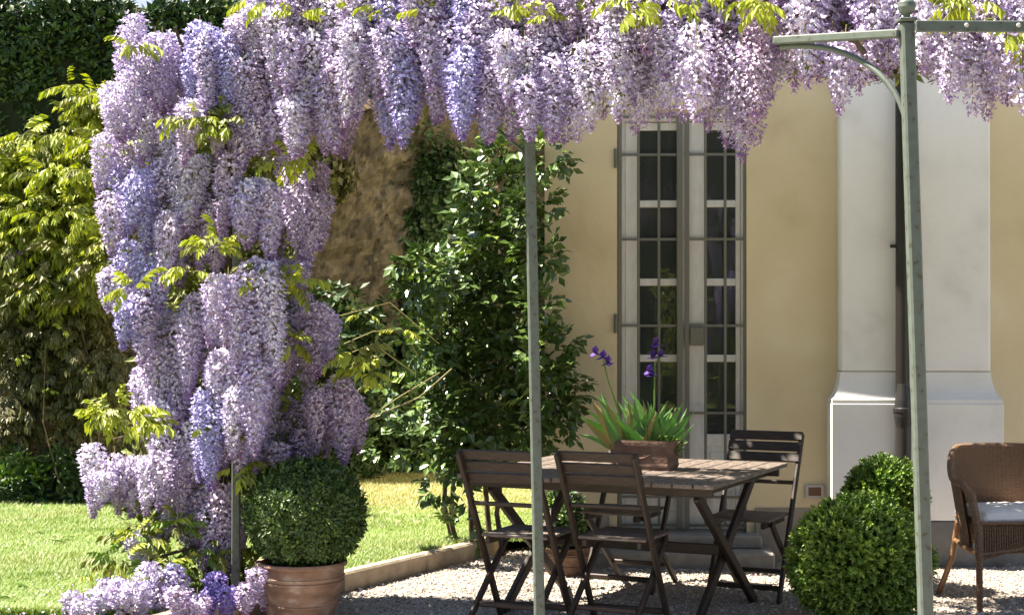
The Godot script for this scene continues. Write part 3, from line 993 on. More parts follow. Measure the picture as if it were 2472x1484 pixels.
func build_wicker() -> void:
	var t := thing("wicker_armchair", "brown wicker tub armchair with a pale seat cushion at right", "armchair", Vector3(2.70, 0, -8.78), deg_to_rad(4.0))
	# local front is +z; tub shell from arm front round the back
	var b := MB.new()
	var steps := 34
	var outer := []
	var inner := []
	var rim := []
	for i in steps + 1:
		var a := lerpf(-0.30, PI + 0.30, float(i) / steps)
		var k := pow(maxf(sin(a), 0.0), 1.0)
		var rx := 0.335
		var rz := 0.31
		var topy := lerpf(0.655, 0.82, smoothstep(-0.1, 0.75, sin(a)))
		var col_o := []
		var col_i := []
		for j in 9:
			var v := j / 8.0
			var flare := 0.80 + 0.20 * v
			var y := lerpf(0.30, topy, v)
			var q := Vector3(-cos(a) * rx * flare, y, -sin(a) * rz * flare + 0.02)
			col_o.append(q)
			col_i.append(q * Vector3(0.94, 1, 0.94))
		outer.append(col_o)
		inner.append(col_i)
		rim.append((col_o[8] + col_i[8]) * 0.5 + Vector3.UP * 0.004)
	for i in steps:
		for j in 8:
			for sh in [outer, inner]:
				var p00: Vector3 = sh[i][j]
				var p10: Vector3 = sh[i + 1][j]
				var p11: Vector3 = sh[i + 1][j + 1]
				var p01: Vector3 = sh[i][j + 1]
				var sg := 1.0 if sh == outer else -1.0
				var nn := func(p: Vector3) -> Vector3: return Vector3(p.x, 0.08, p.z).normalized() * sg
				b.tri_n(p00, p10, p11, nn.call(p00), nn.call(p10), nn.call(p11))
				b.tri_n(p00, p11, p01, nn.call(p00), nn.call(p11), nn.call(p01))
	part(t, "woven_shell", b.out(), M.wicker)
	var r := MB.new()
	r.tube(rim, [0.019], 8)
	part(t, "rim", r.out(), M.wicker)
	# front posts run from the arms to the floor, rear legs splay
	for s in [-1, 1]:
		var f := MB.new()
		var end: Vector3 = rim[0] if s < 0 else rim[steps]
		f.tube([end, Vector3(s * 0.292, 0.60, 0.20), Vector3(s * 0.278, 0.44, 0.262), Vector3(s * 0.275, 0.25, 0.27), Vector3(s * 0.275, 0.0, 0.275)], [0.017, 0.024, 0.022, 0.018, 0.017], 9)
		part(t, "front_leg", f.out(), M.wicker)
		var q := MB.new()
		q.tube([Vector3(s * 0.245, 0.42, -0.14), Vector3(s * 0.255, 0.22, -0.2), Vector3(s * 0.30, 0.0, -0.30)], [0.017, 0.016, 0.015], 8)
		part(t, "rear_leg", q.out(), M.canewood)
		var sr := MB.new()
		sr.tube([Vector3(s * 0.272, 0.30, 0.26), Vector3(s * 0.28, 0.31, 0.05), Vector3(s * 0.25, 0.32, -0.16)], [0.013], 7)
		part(t, "side_rail", sr.out(), M.canewood)
	# front apron with upright ribs
	var ap := MB.new()
	for i in 40:
		var x := -0.255 + 0.51 * i / 39.0
		ap.tube([Vector3(x, 0.455, 0.262), Vector3(x, 0.37, 0.270), Vector3(x, 0.30 + 0.03 * cos(PI * x / 0.3), 0.266)], [0.0058], 5)
	part(t, "apron", ap.out(), M.wicker)
	var bk := MB.new()
	bk.box(Vector3(0, 0.38, 0.255), Vector3(0.51, 0.15, 0.008), 0.002)
	bk.tube([Vector3(-0.265, 0.30, 0.268), Vector3(0, 0.335, 0.272), Vector3(0.265, 0.30, 0.268)], [0.011], 7)
	bk.tube([Vector3(-0.265, 0.462, 0.264), Vector3(0, 0.465, 0.272), Vector3(0.265, 0.462, 0.264)], [0.012], 7)
	part(t, "apron_band", bk.out(), M.wicker)
	var se := MB.new()
	se.box(Vector3(0, 0.445, 0.03), Vector3(0.5, 0.03, 0.43), 0.008)
	part(t, "seat", se.out(), M.wicker)
	# the cushion lies on the seat: a thing of its own
	var cu := thing("seat_cushion", "flat off-white cushion lying on the wicker armchair seat", "cushion", t.position + Vector3(0, 0.462, 0.03), t.rotation.y)
	var cb := MB.new()
	var nz := FastNoiseLite.new()
	nz.seed = 2
	nz.frequency = 5.0
	var gx := 22
	var top := []
	for i in gx + 1:
		var row := []
		for j in gx + 1:
			var x := -1.0 + 2.0 * i / gx
			var z := -1.0 + 2.0 * j / gx
			var edge := pow(clampf(1.0 - pow(absf(x), 6.0), 0, 1) * clampf(1.0 - pow(absf(z), 6.0), 0, 1), 0.4)
			row.append(Vector3(x * 0.238, 0.018 + 0.05 * edge + 0.008 * nz.get_noise_2d(x, z) * edge, z * 0.222 - 0.01))
		top.append(row)
	for i in gx:
		for j in gx:
			cb.quad_out(top[i][j], top[i][j + 1], top[i + 1][j + 1], top[i + 1][j], Vector3(0, -3, 0))
	cb.box(Vector3(0, 0.011, -0.01), Vector3(0.474, 0.018, 0.442), 0.006)
	part(cu, "cover", cb.out(), M.cloth)

func pot_profile(rim: float, foot: float, high: float) -> Array:
	return [Vector2(0.0, 0.0), Vector2(foot, 0.0), Vector2(lerpf(foot, rim, 0.30), high * 0.30), Vector2(lerpf(foot, rim, 0.32) + 0.006, high * 0.31), Vector2(lerpf(foot, rim, 0.34) + 0.006, high * 0.335), Vector2(lerpf(foot, rim, 0.35), high * 0.345), Vector2(lerpf(foot, rim, 0.66), high * 0.66), Vector2(lerpf(foot, rim, 0.67) + 0.007, high * 0.67), Vector2(lerpf(foot, rim, 0.70) + 0.007, high * 0.70), Vector2(lerpf(foot, rim, 0.71), high * 0.71), Vector2(lerpf(foot, rim, 0.74) + 0.007, high * 0.745), Vector2(lerpf(foot, rim, 0.77) + 0.007, high * 0.775), Vector2(lerpf(foot, rim, 0.79), high * 0.785), Vector2(rim - 0.012, high * 0.93), Vector2(rim, high * 0.935), Vector2(rim + 0.004, high * 0.965), Vector2(rim, high), Vector2(rim - 0.024, high), Vector2(rim - 0.03, high * 0.90), Vector2(0.0, high * 0.88)]

func build_pots() -> void:
	var tuft := leaf_tuft(61, 11, 0.03, 0.021, 0.012)
	var sprig := MB.new()
	var rs := RandomNumberGenerator.new()
	rs.seed = 9
	for i in 14:
		var v := i / 13.0
		var a := i * 2.4
		var g := 0.7 + 0.6 * v
		sprig.col = Color(g, g, g * 0.9)
		sprig.leaf(Vector3(rs.randf_range(-0.004, 0.004), -0.02 + 0.055 * v, rs.randf_range(-0.004, 0.004)), Vector3(cos(a), 0.5 + v, sin(a)).normalized(), Vector3.UP + Vector3(cos(a), 0, sin(a)) * -0.3, 0.021, 0.012, 0.2, 0.1)
	var sprig_mesh := sprig.out()
	# large pot and its box ball
	var c := P(728, 762, 8.2)
	c.y = 0.0
	var pot := thing("terracotta_pot", "large banded terracotta pot holding the dark box ball", "pot", c)
	var b := MB.new()
	b.lathe(pot_profile(0.228, 0.158, 0.315), 40)
	part(pot, "pot_body", b.out(), M.terracotta)
	var ball := thing("box_ball", "dark clipped box ball growing in the large terracotta pot", "shrub", Vector3(c.x, 0.29, c.z))
	var r := 0.295
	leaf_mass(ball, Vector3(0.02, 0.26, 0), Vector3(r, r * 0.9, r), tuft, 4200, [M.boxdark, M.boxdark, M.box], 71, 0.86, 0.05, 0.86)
	var st := MB.new()
	st.tube([Vector3(0, -0.02, 0), Vector3(0, 0.1, 0), Vector3(0.01, 0.2, 0)], [0.016], 7)
	part(ball, "stem", st.out(), M.bark)
	# right front ball
	var p := P(2078, 762, 8.15)
	var ball2 := thing("box_ball", "large bright green box ball in front of the pilaster, nearest the right post", "shrub", Vector3(p.x, 0, p.z))
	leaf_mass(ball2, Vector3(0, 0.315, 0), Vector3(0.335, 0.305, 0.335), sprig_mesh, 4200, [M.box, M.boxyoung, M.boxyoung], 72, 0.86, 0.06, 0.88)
	var st2 := MB.new()
	st2.tube([Vector3(0, -0.02, 0), Vector3(0, 0.1, 0), Vector3(0.01, 0.2, 0)], [0.02], 7)
	part(ball2, "stem", st2.out(), M.bark)
	# smaller ball behind it, in its pot
	var p3 := P(2138, 762, 9.2)
	var pot3 := thing("terracotta_pot", "small terracotta pot hidden behind the large right box ball", "pot", Vector3(p3.x, 0, p3.z))
	var b3 := MB.new()
	b3.lathe(pot_profile(0.17, 0.12, 0.30), 32)
	part(pot3, "pot_body", b3.out(), M.terracotta)
	var ball3 := thing("box_ball", "small box ball rising behind the large one beside the drainpipe", "shrub", Vector3(p3.x, 0.27, p3.z))
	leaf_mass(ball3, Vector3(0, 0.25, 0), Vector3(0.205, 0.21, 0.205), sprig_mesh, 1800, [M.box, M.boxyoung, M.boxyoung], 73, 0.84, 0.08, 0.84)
	# low planter with a dark shrub beside the house corner, seen under the table
	var p4 := P(1368, 762, 9.75)
	var pot4 := thing("terracotta_bowl", "weathered terracotta bowl on the ground seen under the table", "pot", Vector3(p4.x, 0, p4.z))
	var b4 := MB.new()
	b4.lathe(pot_profile(0.15, 0.11, 0.17), 32)
	part(pot4, "pot_body", b4.out(), M.oldclay)
	var sh4 := thing("potted_shrub", "small dark shrub growing in the bowl under the table", "shrub", Vector3(p4.x - 0.03, 0.15, p4.z))
	leaf_mass(sh4, Vector3(0, 0.16, 0), Vector3(0.15, 0.18, 0.15), leaf_tuft(62, 9, 0.05, 0.04, 0.02), 700, [M.hedge, M.box], 74, 0.5, 0.3, 0.6)
	# iris planter on the table
	var pp := P(1557, 762, 8.62)
	var tr := thing("terracotta_planter", "oblong terracotta planter standing on the garden table", "planter", Vector3(pp.x, 0.74, pp.z), deg_to_rad(-22.0))
	var tb := MB.new()
	var L := 0.175
	var D := 0.10
	var H := 0.155
	var prof := [[0.90, 0.0], [0.94, 0.02], [0.94, 0.028], [0.92, 0.034], [0.955, 0.105], [0.97, 0.112], [1.0, 0.118], [1.03, 0.128], [1.04, 0.142], [1.03, 0.155]]
	for i in prof.size() - 1:
		var rr := []
		for q in [prof[i], prof[i + 1]]:
			var ring := []
			var lx: float = L * q[0]
			var lz: float = D * q[0]
			var ch := 0.012
			for k in [[-1, 1, 0], [-1, 1, 1], [1, 1, 1], [1, 1, 0], [1, -1, 0], [1, -1, 1], [-1, -1, 1], [-1, -1, 0]]:
				ring.append(Vector3(k[0] * (lx - (ch if k[2] == 1 else 0.0)), q[1], k[1] * (lz - (0.0 if k[2] == 1 else ch))))
			rr.append(ring)
		for k in 8:
			tb.quad_out(rr[0][k], rr[0][(k + 1) % 8], rr[1][(k + 1) % 8], rr[1][k], Vector3(0, 0.08, 0))
	tb.box(Vector3(0, 0.12, 0), Vector3(L * 1.9, 0.02, D * 1.9), 0.003)
	part(tr, "planter_body", tb.out(), M.oldclay)
	for s in [-1, 1]:
		var rl := MB.new()
		for k in 13:
			var a := PI * k / 12.0
			rl.lathe([Vector2(0, 0), Vector2(0.006, 0.002), Vector2(0.004, 0.006), Vector2(0, 0.008)], 6, Vector3(-0.055 + 0.11 * k / 12.0, 0.076 - 0.018 * sin(a), 0.0))
		part(tr, "garland_relief", rl.out(), M.oldclay, Transform3D(Basis(), Vector3(0, 0, s * 0.094)))
	build_iris(Vector3(pp.x, 0.86, pp.z))

func build_iris(at: Vector3) -> void:
	var t := thing("iris_plant", "iris with broad sword leaves and dark purple flowers in the planter", "plant", at)
	var blade_meshes := []
	for k in 4:
		var b := MB.new()
		var h := 1.0
		var prev := []
		for i in 7:
			var v := i / 6.0
			var w := 0.085 * (1.0 - pow(v, 2.2)) * (0.75 + 0.6 * v * (1 - v)) + 0.001
			var x: float = [0.03, 0.06, 0.10, 0.24][k] * v * v
			var q := [Vector3(x - w, v * h, 0.012 * sin(v * 3.0)), Vector3(x, v * h, 0.025 * v), Vector3(x + w, v * h - 0.03 * v, 0.012 * sin(v * 3.0))]
			var gq := 0.8 + 0.4 * v
			b.col = Color(gq, gq, gq)
			if prev.size():
				b.quad(prev[0], q[0], q[1], prev[1])
				b.quad(prev[1], q[1], q[2], prev[2])
			prev = q
		blade_meshes.append(b.out())
	for fan in 9:
		var fx := -0.15 + 0.30 * fan / 8.0
		var fz := rf(-0.06, 0.06)
		var spread := (fan - 4.0) / 4.0
		for i in 6:
			var a := (i - 2.5) * 0.17 + spread * 0.22 + rf(-0.08, 0.08)
			if fan < 5:
				a += -0.22
			var h := rf(0.25, 0.36) * (1.0 - 0.09 * absf(i - 2.5))
			if fan > 5:
				h *= 0.85
			var bs := Basis(Vector3.UP, rf(-0.4, 0.4)) * Basis(Vector3.FORWARD, a) * Basis(Vector3.RIGHT, rf(-0.25, 0.25))
			bs = bs.scaled_local(Vector3(h * 1.15 * (1.0 if a > 0 else -1.0), h, h))
			part(t, "leaf", blade_meshes[rng.randi_range(0, 3)], M.irisold if rng.randf() < 0.08 else M.iris, Transform3D(bs, Vector3(fx + rf(-0.012, 0.012), -0.02, fz)))
	# flower stalks with their blooms
	var petal := MB.new()
	var prevp := []
	for i in 6:
		var v := i / 5.0
		var w := 0.5 * sin(PI * clampf(v * 0.85 + 0.12, 0, 1))
		var q := [Vector3(-w, v - 0.12 * sin(v * 9.0), -0.25 * v * v - 0.12 * w), Vector3(0, v, -0.25 * v * v + 0.05), Vector3(w, v + 0.1 * sin(v * 8.0), -0.25 * v * v - 0.12 * w)]
		var gq := 0.7 + 0.7 * v
		petal.col = Color(gq, gq, gq * 1.1)
		if prevp.size():
			petal.quad(prevp[0], q[0], q[1], prevp[1])
			petal.quad(prevp[1], q[1], q[2], prevp[2])
		prevp = q
	var pm := petal.out()
	var stalks := [[Vector3(-0.20, 0.36, 0.0), Vector3(-0.10, 0.0, 0.0), [Vector3(-0.262, 0.492, 0.0), Vector3(-0.222, 0.47, 0.02), Vector3(-0.195, 0.442, 0.0)]], [Vector3(0.05, 0.44, 0.02), Vector3(0.03, 0.0, 0.02), [Vector3(0.058, 0.54, 0.0), Vector3(0.085, 0.475, 0.02), Vector3(0.045, 0.47, 0.0), Vector3(0.022, 0.395, 0.03), Vector3(0.035, 0.37, 0.0)]]]
	for s in stalks:
		var b := MB.new()
		b.col = Color(0.8, 0.75, 0.5)
		b.tube([s[1], (s[0] + s[1]) * 0.5 + Vector3(0.01, 0, 0), s[0], s[2][1]], [0.006, 0.005, 0.0045, 0.003], 6)
		part(t, "stalk", b.out(), M.iris)
		for f in s[2]:
			var bl := Node3D.new()
			bl.name = numbered(t, "flower")
			bl.position = f
			t.add_child(bl, true)
			for k in 6:
				var a := TAU * k / 6.0 + rf(-0.3, 0.3)
				var up := k % 2 == 0
				var bs := Basis(Vector3.UP, a) * Basis(Vector3.RIGHT, rf(0.15, 0.5) if up else rf(1.7, 2.3))
				part(bl, "petal", pm, M.irisflower, Transform3D(bs.scaled(Vector3.ONE * (0.038 if up else 0.042)), Vector3.ZERO))
	# ground cover at the foot
	leaf_mass(t, Vector3(0.07, 0.0, 0.02), Vector3(0.12, 0.05, 0.07), leaf_tuft(63, 8, 0.03, 0.05, 0.01, 0.9), 70, [M.fresh], 75, 0.1, 0.2, 0.0, "seedlings")

func build_plants() -> void:
	# far hedge above the wall
	var hd := thing("tall_hedge", "tall dark clipped hedge on the slope above the wall", "hedge", Vector3(-4, 4.0, -20.3))
	var tuft := leaf_tuft(64, 9, 0.09, 0.10, 0.055, 0.6)
	var places := []
	var tints := []
	var nz := FastNoiseLite.new()
	nz.seed = 12
	nz.frequency = 0.5
	for i in 9000:
		var x := rf(-8.5, 5.0)
		var hgt := 5.42 + 0.16 * nz.get_noise_1d(x * 3.0) + 0.08 * nz.get_noise_1d(x * 11.0)
		var y := rf(3.4, hgt)
		var z := -19.75 - rf(0.0, 0.28) + 0.25 * nz.get_noise_2d(x, y)
		if i % 5 == 0:
			y = hgt - rf(0.0, 0.12)
			z = -19.8 - rf(0.0, 1.2)
		var bs := Basis(rdir(), rf(0, TAU)).scaled(Vector3.ONE * rf(0.6, 1.2))
		places.append(Transform3D(bs, Vector3(x, y, z) - hd.position))
		var g := rf(0.6, 1.25)
		tints.append(Color(g, g, g * 0.9))
	scatter(hd, "foliage", tuft, M.hedge, places, tints)
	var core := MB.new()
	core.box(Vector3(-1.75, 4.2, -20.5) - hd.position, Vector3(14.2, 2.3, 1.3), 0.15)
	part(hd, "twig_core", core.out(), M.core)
	# the garden on the visitor's side of the terrace, which the door panes mirror
	var gh := thing("garden_hedge", "tall hedge on the far side of the garden mirrored in the door panes", "hedge", Vector3(0, 0, 9))
	var gp := []
	for i in 5000:
		var x := rf(-14, 14)
		var y := rf(0.0, 6.6 + 0.5 * nz.get_noise_1d(x * 2.0))
		gp.append(Transform3D(Basis(rdir(), rf(0, TAU)).scaled(Vector3.ONE * rf(1.2, 2.4)), Vector3(x, y, rf(-0.55, 0.1) + 0.5 * nz.get_noise_2d(x, y * 2.0))))
	scatter(gh, "foliage", tuft, M.hedge, gp)
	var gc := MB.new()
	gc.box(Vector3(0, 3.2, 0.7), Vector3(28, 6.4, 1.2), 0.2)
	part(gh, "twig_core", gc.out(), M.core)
	# dark shrub at the foot of the wall, behind the wisteria column
	var ds := thing("dark_shrub", "dark shrub in shade at the foot of the stone wall behind the rose", "shrub", P(915, 1000, 15.3))
	leaf_mass(ds, Vector3(0, 0, 0), Vector3(0.72, 0.85, 0.4), leaf_tuft(65, 9, 0.08, 0.09, 0.05), 1500, [M.hedge], 81, 0.6, 0.35, 0.75)
	var ds2 := thing("dark_shrub", "tall dark shrub against the stone wall, hidden behind the wisteria column", "shrub", P(760, 980, 14.6))
	leaf_mass(ds2, Vector3(0, 0, 0), Vector3(0.6, 1.05, 0.5), leaf_tuft(65, 9, 0.08, 0.09, 0.05), 1500, [M.hedge], 84, 0.6, 0.35, 0.75)
	var ds3 := thing("dark_shrub", "dark shrub at the foot of the stone wall farther right, behind the rose stems", "shrub", P(1090, 1040, 16.2))
	leaf_mass(ds3, Vector3(0, 0, 0), Vector3(0.55, 0.75, 0.4), leaf_tuft(65, 9, 0.08, 0.09, 0.05), 1200, [M.hedge], 85, 0.6, 0.35, 0.75)
	var weeds := []
	for i in 260:
		var wz := 8.2 + 5.0 * rng.randf()
		var wx2 := rf(-0.34 * wz, 0.2)
		if (wz < 10.65 and wx2 > kerb_x(wz) - 0.1) or wz > wall_line(wx2) - 0.3:
			continue
		weeds.append(Transform3D(Basis(Vector3.UP, rf(0, TAU)).scaled(Vector3.ONE * rf(0.4, 1.0)), Vector3(wx2, 0.09, -wz)))
	var wd := scatter(self, "weeds", leaf_tuft(71, 9, 0.03, 0.09, 0.028, 0.25), M.fresh, weeds)
	wd.set_meta("label", "broad leaved weeds dotted through the lawn grass")
	var iv := thing("ivy", "dark ivy climbing the stone wall beside the rose", "ivy", P(1055, 590, 16.05))
	leaf_mass(iv, Vector3(0, -0.1, 0), Vector3(0.5, 1.15, 0.12), leaf_tuft(66, 8, 0.08, 0.08, 0.06), 1500, [M.hedge], 82, 0.3, 0.5, 0.7)
	var iv2 := thing("ivy", "small tuft of dark ivy high on the stone wall beside the iron rod", "ivy", P(765, 430, 15.35))
	leaf_mass(iv2, Vector3(0, 0, 0), Vector3(0.26, 0.2, 0.14), leaf_tuft(66, 8, 0.08, 0.08, 0.06), 260, [M.under], 83, 0.3, 0.5, 0.0)
	build_rose()
	build_bank()

func build_rose() -> void:
	var root := thing("climbing_rose", "dark glossy climbing rose growing at the house corner", "rose bush", Vector3(-0.25, 0, -10.4))
	var o := root.position
	# canes from the ground
	var feet := [P(1110, 1310, 10.5), P(1140, 1300, 10.55), P(1100, 1250, 10.65), P(1185, 1330, 10.6), P(1215, 1330, 10.5)]
	var tops := [P(1180, 900, 10.3), P(1240, 600, 10.4), P(1060, 760, 10.2), P(1250, 420, 10.4), P(1265, 820, 10.4)]
	for i in feet.size():
		var a: Vector3 = feet[i]
		a.y = 0.0
		var b: Vector3 = tops[i]
		var m: Vector3 = a.lerp(b, 0.4) + Vector3(rf(-0.12, 0.02), 0, rf(-0.05, 0.05))
		var st := MB.new()
		st.tube([a - o, a.lerp(m, 0.5) - o + Vector3(-0.04, 0, 0), m - o, m.lerp(b, 0.5) - o + Vector3(0.03, 0, 0), b - o], [0.020, 0.017, 0.014, 0.010, 0.006], 7)
		part(root, "cane", st.out(), M.bark)
	for s in [[[P(1000, 900, 9.5), P(900, 830, 9.3), P(850, 850, 9.2)], 0.0035], [[P(1060, 900, 9.5), P(960, 960, 9.3), P(880, 1015, 9.2)], 0.004], [[P(1060, 830, 9.5), P(940, 730, 9.4), P(820, 762, 9.3)], 0.003], [[P(1090, 890, 9.4), P(1010, 960, 9.25), P(890, 1010, 9.2)], 0.004], [[P(1010, 860, 9.4), P(970, 795, 9.3), P(900, 800, 9.2), P(830, 830, 9.2)], 0.003]]:
		var st := MB.new()
		var pts := []
		for q in s[0]:
			pts.append(q - o)
		st.tube(pts, [s[1]], 5)
		part(root, "shoot", st.out(), M.cane)
	# leaf sprigs: five leaflets each
	var sprigs := []
	for k in 4:
		var r := RandomNumberGenerator.new()
		r.seed = 140 + k
		var b := MB.new()
		for i in 5:
			var along := 0.03 + 0.022 * (i / 2)
			var sd: float = 0.0 if i == 4 else (-1.0 if i % 2 == 0 else 1.0)
			var d := Vector3(sd * 0.9, -0.15, 0.5 if i < 4 else 1.0).normalized()
			var g := r.randf_range(0.8, 1.2)
			b.col = Color(g, g, g)
			b.leaf(Vector3(0, 0, along), d, Vector3(r.randf_range(-0.3, 0.3), 1, r.randf_range(-0.3, 0.3)), r.randf_range(0.052, 0.074), r.randf_range(0.036, 0.05), 0.15, 0.2)
		sprigs.append(b.out())
	var lumps := [[1250, 370, 85, 10.4], [1320, 370, 50, 10.05], [1225, 470, 110, 10.4], [1290, 500, 55, 10.05], [1200, 590, 125, 10.4], [1300, 620, 50, 10.05], [1175, 710, 150, 10.4], [1305, 740, 50, 10.05], [1035, 665, 75, 10.1], [985, 640, 40, 10.1], [1160, 830, 155, 10.4], [1330, 850, 70, 10.05], [1340, 940, 80, 10.05], [1380, 960, 40, 10.05], [1165, 950, 160, 10.4], [1020, 830, 75, 10.1], [1000, 960, 70, 10.1], [1180, 1030, 86, 10.4], [1330, 1020, 45, 10.05], [940, 1085, 45, 10.1], [1000, 1060, 43, 10.1], [1080, 1080, 54, 10.4], [1060, 1180, 32, 10.1], [1110, 1280, 32, 10.4], [1290, 1060, 40, 10.05], [1130, 1130, 36, 10.4]]
	var total := 0.0
	for l in lumps:
		total += l[2] * l[2]
	var shown := []
	var rest := []
	var young := []
	for l in lumps:
		var cnt := int(2300.0 * l[2] * l[2] / total)
		if l[0] < 1050 and l[1] > 780:
			cnt = int(cnt * 0.5)
		var mid := P(l[0], l[1], l[3])
		var r: float = l[2] / F * l[3]
		for i in cnt:
			var d := rdir()
			var rr := pow(rf(0.12, 1.0), 0.5) * r
			var at := mid + d * rr * Vector3(1, 1, 0.62)
			if at.z < -10.27 + 0.05 * (at.x - 0.2) and at.x > 0.15:
				continue
			var aim := (d + Vector3(rf(-0.9, 0.5), rf(-0.6, 0.5), rf(0.0, 0.8))).normalized()
			var up := (Vector3(-0.35, 0.9, 0.35) + rdir() * 0.75).normalized()
			var tr := Transform3D(Basis.looking_at(-aim, up).scaled(Vector3.ONE * rf(0.75, 1.25)), at - o)
			var edge := rr / r > 0.8 and (d.x < 0.2 and d.y > -0.3)
			if edge and rng.randf() < 0.25:
				young.append(tr)
			elif d.z > 0.45 and rr / r > 0.75 and shown.size() < 230:
				shown.append(tr)
			else:
				rest.append(tr)
	for i in shown.size():
		part(root, "leaf", sprigs[i % 4], M.rose, shown[i])
	for i in young.size():
		if i < 68:
			part(root, "leaf", sprigs[i % 4], M.roseyoung, young[i])
		else:
			rest.append(young[i])
	for k in 4:
		var mine := []
		for i in range(k, rest.size(), 4):
			mine.append(rest[i])
		scatter(root, "foliage", sprigs[k], M.rose, mine)
	# a few young shoots on the left side
	for q in [[880, 880, 9.2], [900, 930, 9.25], [850, 860, 9.2], [880, 760, 9.3], [970, 800, 9.4]]:
		add_sprays(root, q[0], q[1], 26, q[2], 3, [M.lime, M.olive], 0.55)

func build_bank() -> void:
	var root := thing("leafy_climber", "yellow green climber spilling over the left end of the stone wall", "climber", Vector3(-3.4, 0, -12.6))
	var o := root.position
	var lit := [[60, 330, 60, 12.6], [150, 330, 70, 12.3], [240, 350, 60, 12.0], [170, 215, 45, 12.3], [225, 235, 55, 12.0], [40, 420, 70, 12.5], [130, 430, 80, 12.1], [215, 420, 60, 11.9], [60, 500, 70, 12.4], [150, 520, 80, 12.0], [225, 540, 45, 11.9], [290, 370, 40, 11.8], [20, 370, 50, 12.5]]
	for l in lit:
		add_sprays(root, l[0], l[1], l[2], l[3], int(l[2] * 0.24), [M.lime, M.lime, M.lime, M.olive], 1.0)
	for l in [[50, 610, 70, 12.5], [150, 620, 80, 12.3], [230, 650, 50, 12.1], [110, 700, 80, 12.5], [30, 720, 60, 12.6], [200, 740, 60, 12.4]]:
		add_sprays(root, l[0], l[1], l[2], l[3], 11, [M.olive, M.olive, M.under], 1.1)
	for q in [[200, 260, 330], [215, 390, 480], [45, 590, 670], [180, 600, 700]]:
		raceme_group(root, q[0] - 16, q[0] + 16, q[1], q[2], 2, [3], 12.5, 12.8)
	var masses := []
	var shaded := []
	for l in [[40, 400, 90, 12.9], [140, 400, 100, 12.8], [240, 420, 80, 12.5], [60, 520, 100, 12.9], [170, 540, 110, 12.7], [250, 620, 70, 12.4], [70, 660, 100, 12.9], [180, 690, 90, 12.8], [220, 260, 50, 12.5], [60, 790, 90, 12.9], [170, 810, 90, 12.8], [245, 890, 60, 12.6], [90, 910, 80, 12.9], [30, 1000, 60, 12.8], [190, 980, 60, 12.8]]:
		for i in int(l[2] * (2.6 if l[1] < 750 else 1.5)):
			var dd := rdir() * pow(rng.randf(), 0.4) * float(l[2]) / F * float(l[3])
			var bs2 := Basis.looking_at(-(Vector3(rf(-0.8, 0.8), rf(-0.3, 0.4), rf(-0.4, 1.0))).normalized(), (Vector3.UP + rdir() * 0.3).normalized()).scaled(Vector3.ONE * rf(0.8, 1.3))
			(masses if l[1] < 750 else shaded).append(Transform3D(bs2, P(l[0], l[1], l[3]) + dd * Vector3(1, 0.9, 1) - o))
	for k in 2:
		var mine := []
		for i in range(k, masses.size(), 2):
			mine.append(masses[i])
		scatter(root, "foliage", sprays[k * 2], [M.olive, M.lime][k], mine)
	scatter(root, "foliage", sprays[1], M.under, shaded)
	var tuft := leaf_tuft(67, 8, 0.10, 0.085, 0.035, 0.7)
	var places := []
	for i in 1500:
		var x := rf(-10, 300)
		var y := rf(380, 860)
		if rng.randf() < (y - 560) / 420.0:
			continue
		places.append(Transform3D(Basis(rdir(), rf(0, TAU)).scaled(Vector3.ONE * rf(0.6, 1.2)), P(x, y, rf(12.7, 13.7)) - o))
	scatter(root, "foliage", tuft, M.under, places)
	# shaded growth below: bare stems and thin leaves before the wall
	var under := thing("straggly_shrub", "straggly shrub of bare twigs and thin leaves in the shade below the wall", "shrub", Vector3(-3.7, 0, -12.9))
	o = under.position
	for i in 26:
		var x := rf(-20, 290)
		var a := P(x, 1180, rf(12.6, 13.4))
		a.y = 0.05
		var b := P(x + rf(-60, 90), rf(700, 1050), -a.z)
		var m := a.lerp(b, 0.5) + Vector3(rf(-0.1, 0.1), 0, rf(-0.1, 0.1))
		var st := MB.new()
		st.tube([a - o, m - o, b - o, b - o + Vector3(rf(-0.15, 0.25), rf(-0.02, 0.18), 0.05)], [0.008, 0.006, 0.004, 0.002], 5)
		part(under, "twig", st.out(), M.twig)
	places = []
	for i in 900:
		places.append(Transform3D(Basis(rdir(), rf(0, TAU)).scaled(Vector3.ONE * rf(0.35, 0.8)), P(rf(-15, 310), rf(640, 1130), rf(12.6, 13.6)) - o))
	scatter(under, "foliage", tuft, M.under, places)
	for q in [[150, 800, 20], [40, 860, 20], [110, 950, 20], [200, 900, 16]]:
		add_sprays(under, q[0], q[1], q[2], 12.4, 3, [M.lime, M.roseyoung], 0.5)
	var low := thing("low_shrubs", "low dark green ground plants along the far edge of the lawn", "shrub", Vector3(-3.7, 0.07, -12.75))
	o = low.position
	var t2 := leaf_tuft(68, 9, 0.06, 0.06, 0.03, 0.8)
	places = []
	var bright := []
	for i in 900:
		var x := rf(-20, 330)
		var y := rf(1120.0 - 75.0 * sin(x * 0.035) * cos(x * 0.011 + 0.6), 1235) + (20 if x > 200 else 0)
		var tr := Transform3D(Basis(rdir(), rf(0, TAU)).scaled(Vector3.ONE * rf(0.6, 1.2)), P(x, y, rf(12.5, 13.2)) - o)
		if x < 110 and y < 1170 and rng.randf() < 0.5:
			bright.append(tr)
		else:
			places.append(tr)
	scatter(low, "foliage", t2, M.hedge, places)
	scatter(low, "bright_foliage", t2, M.fresh, bright)

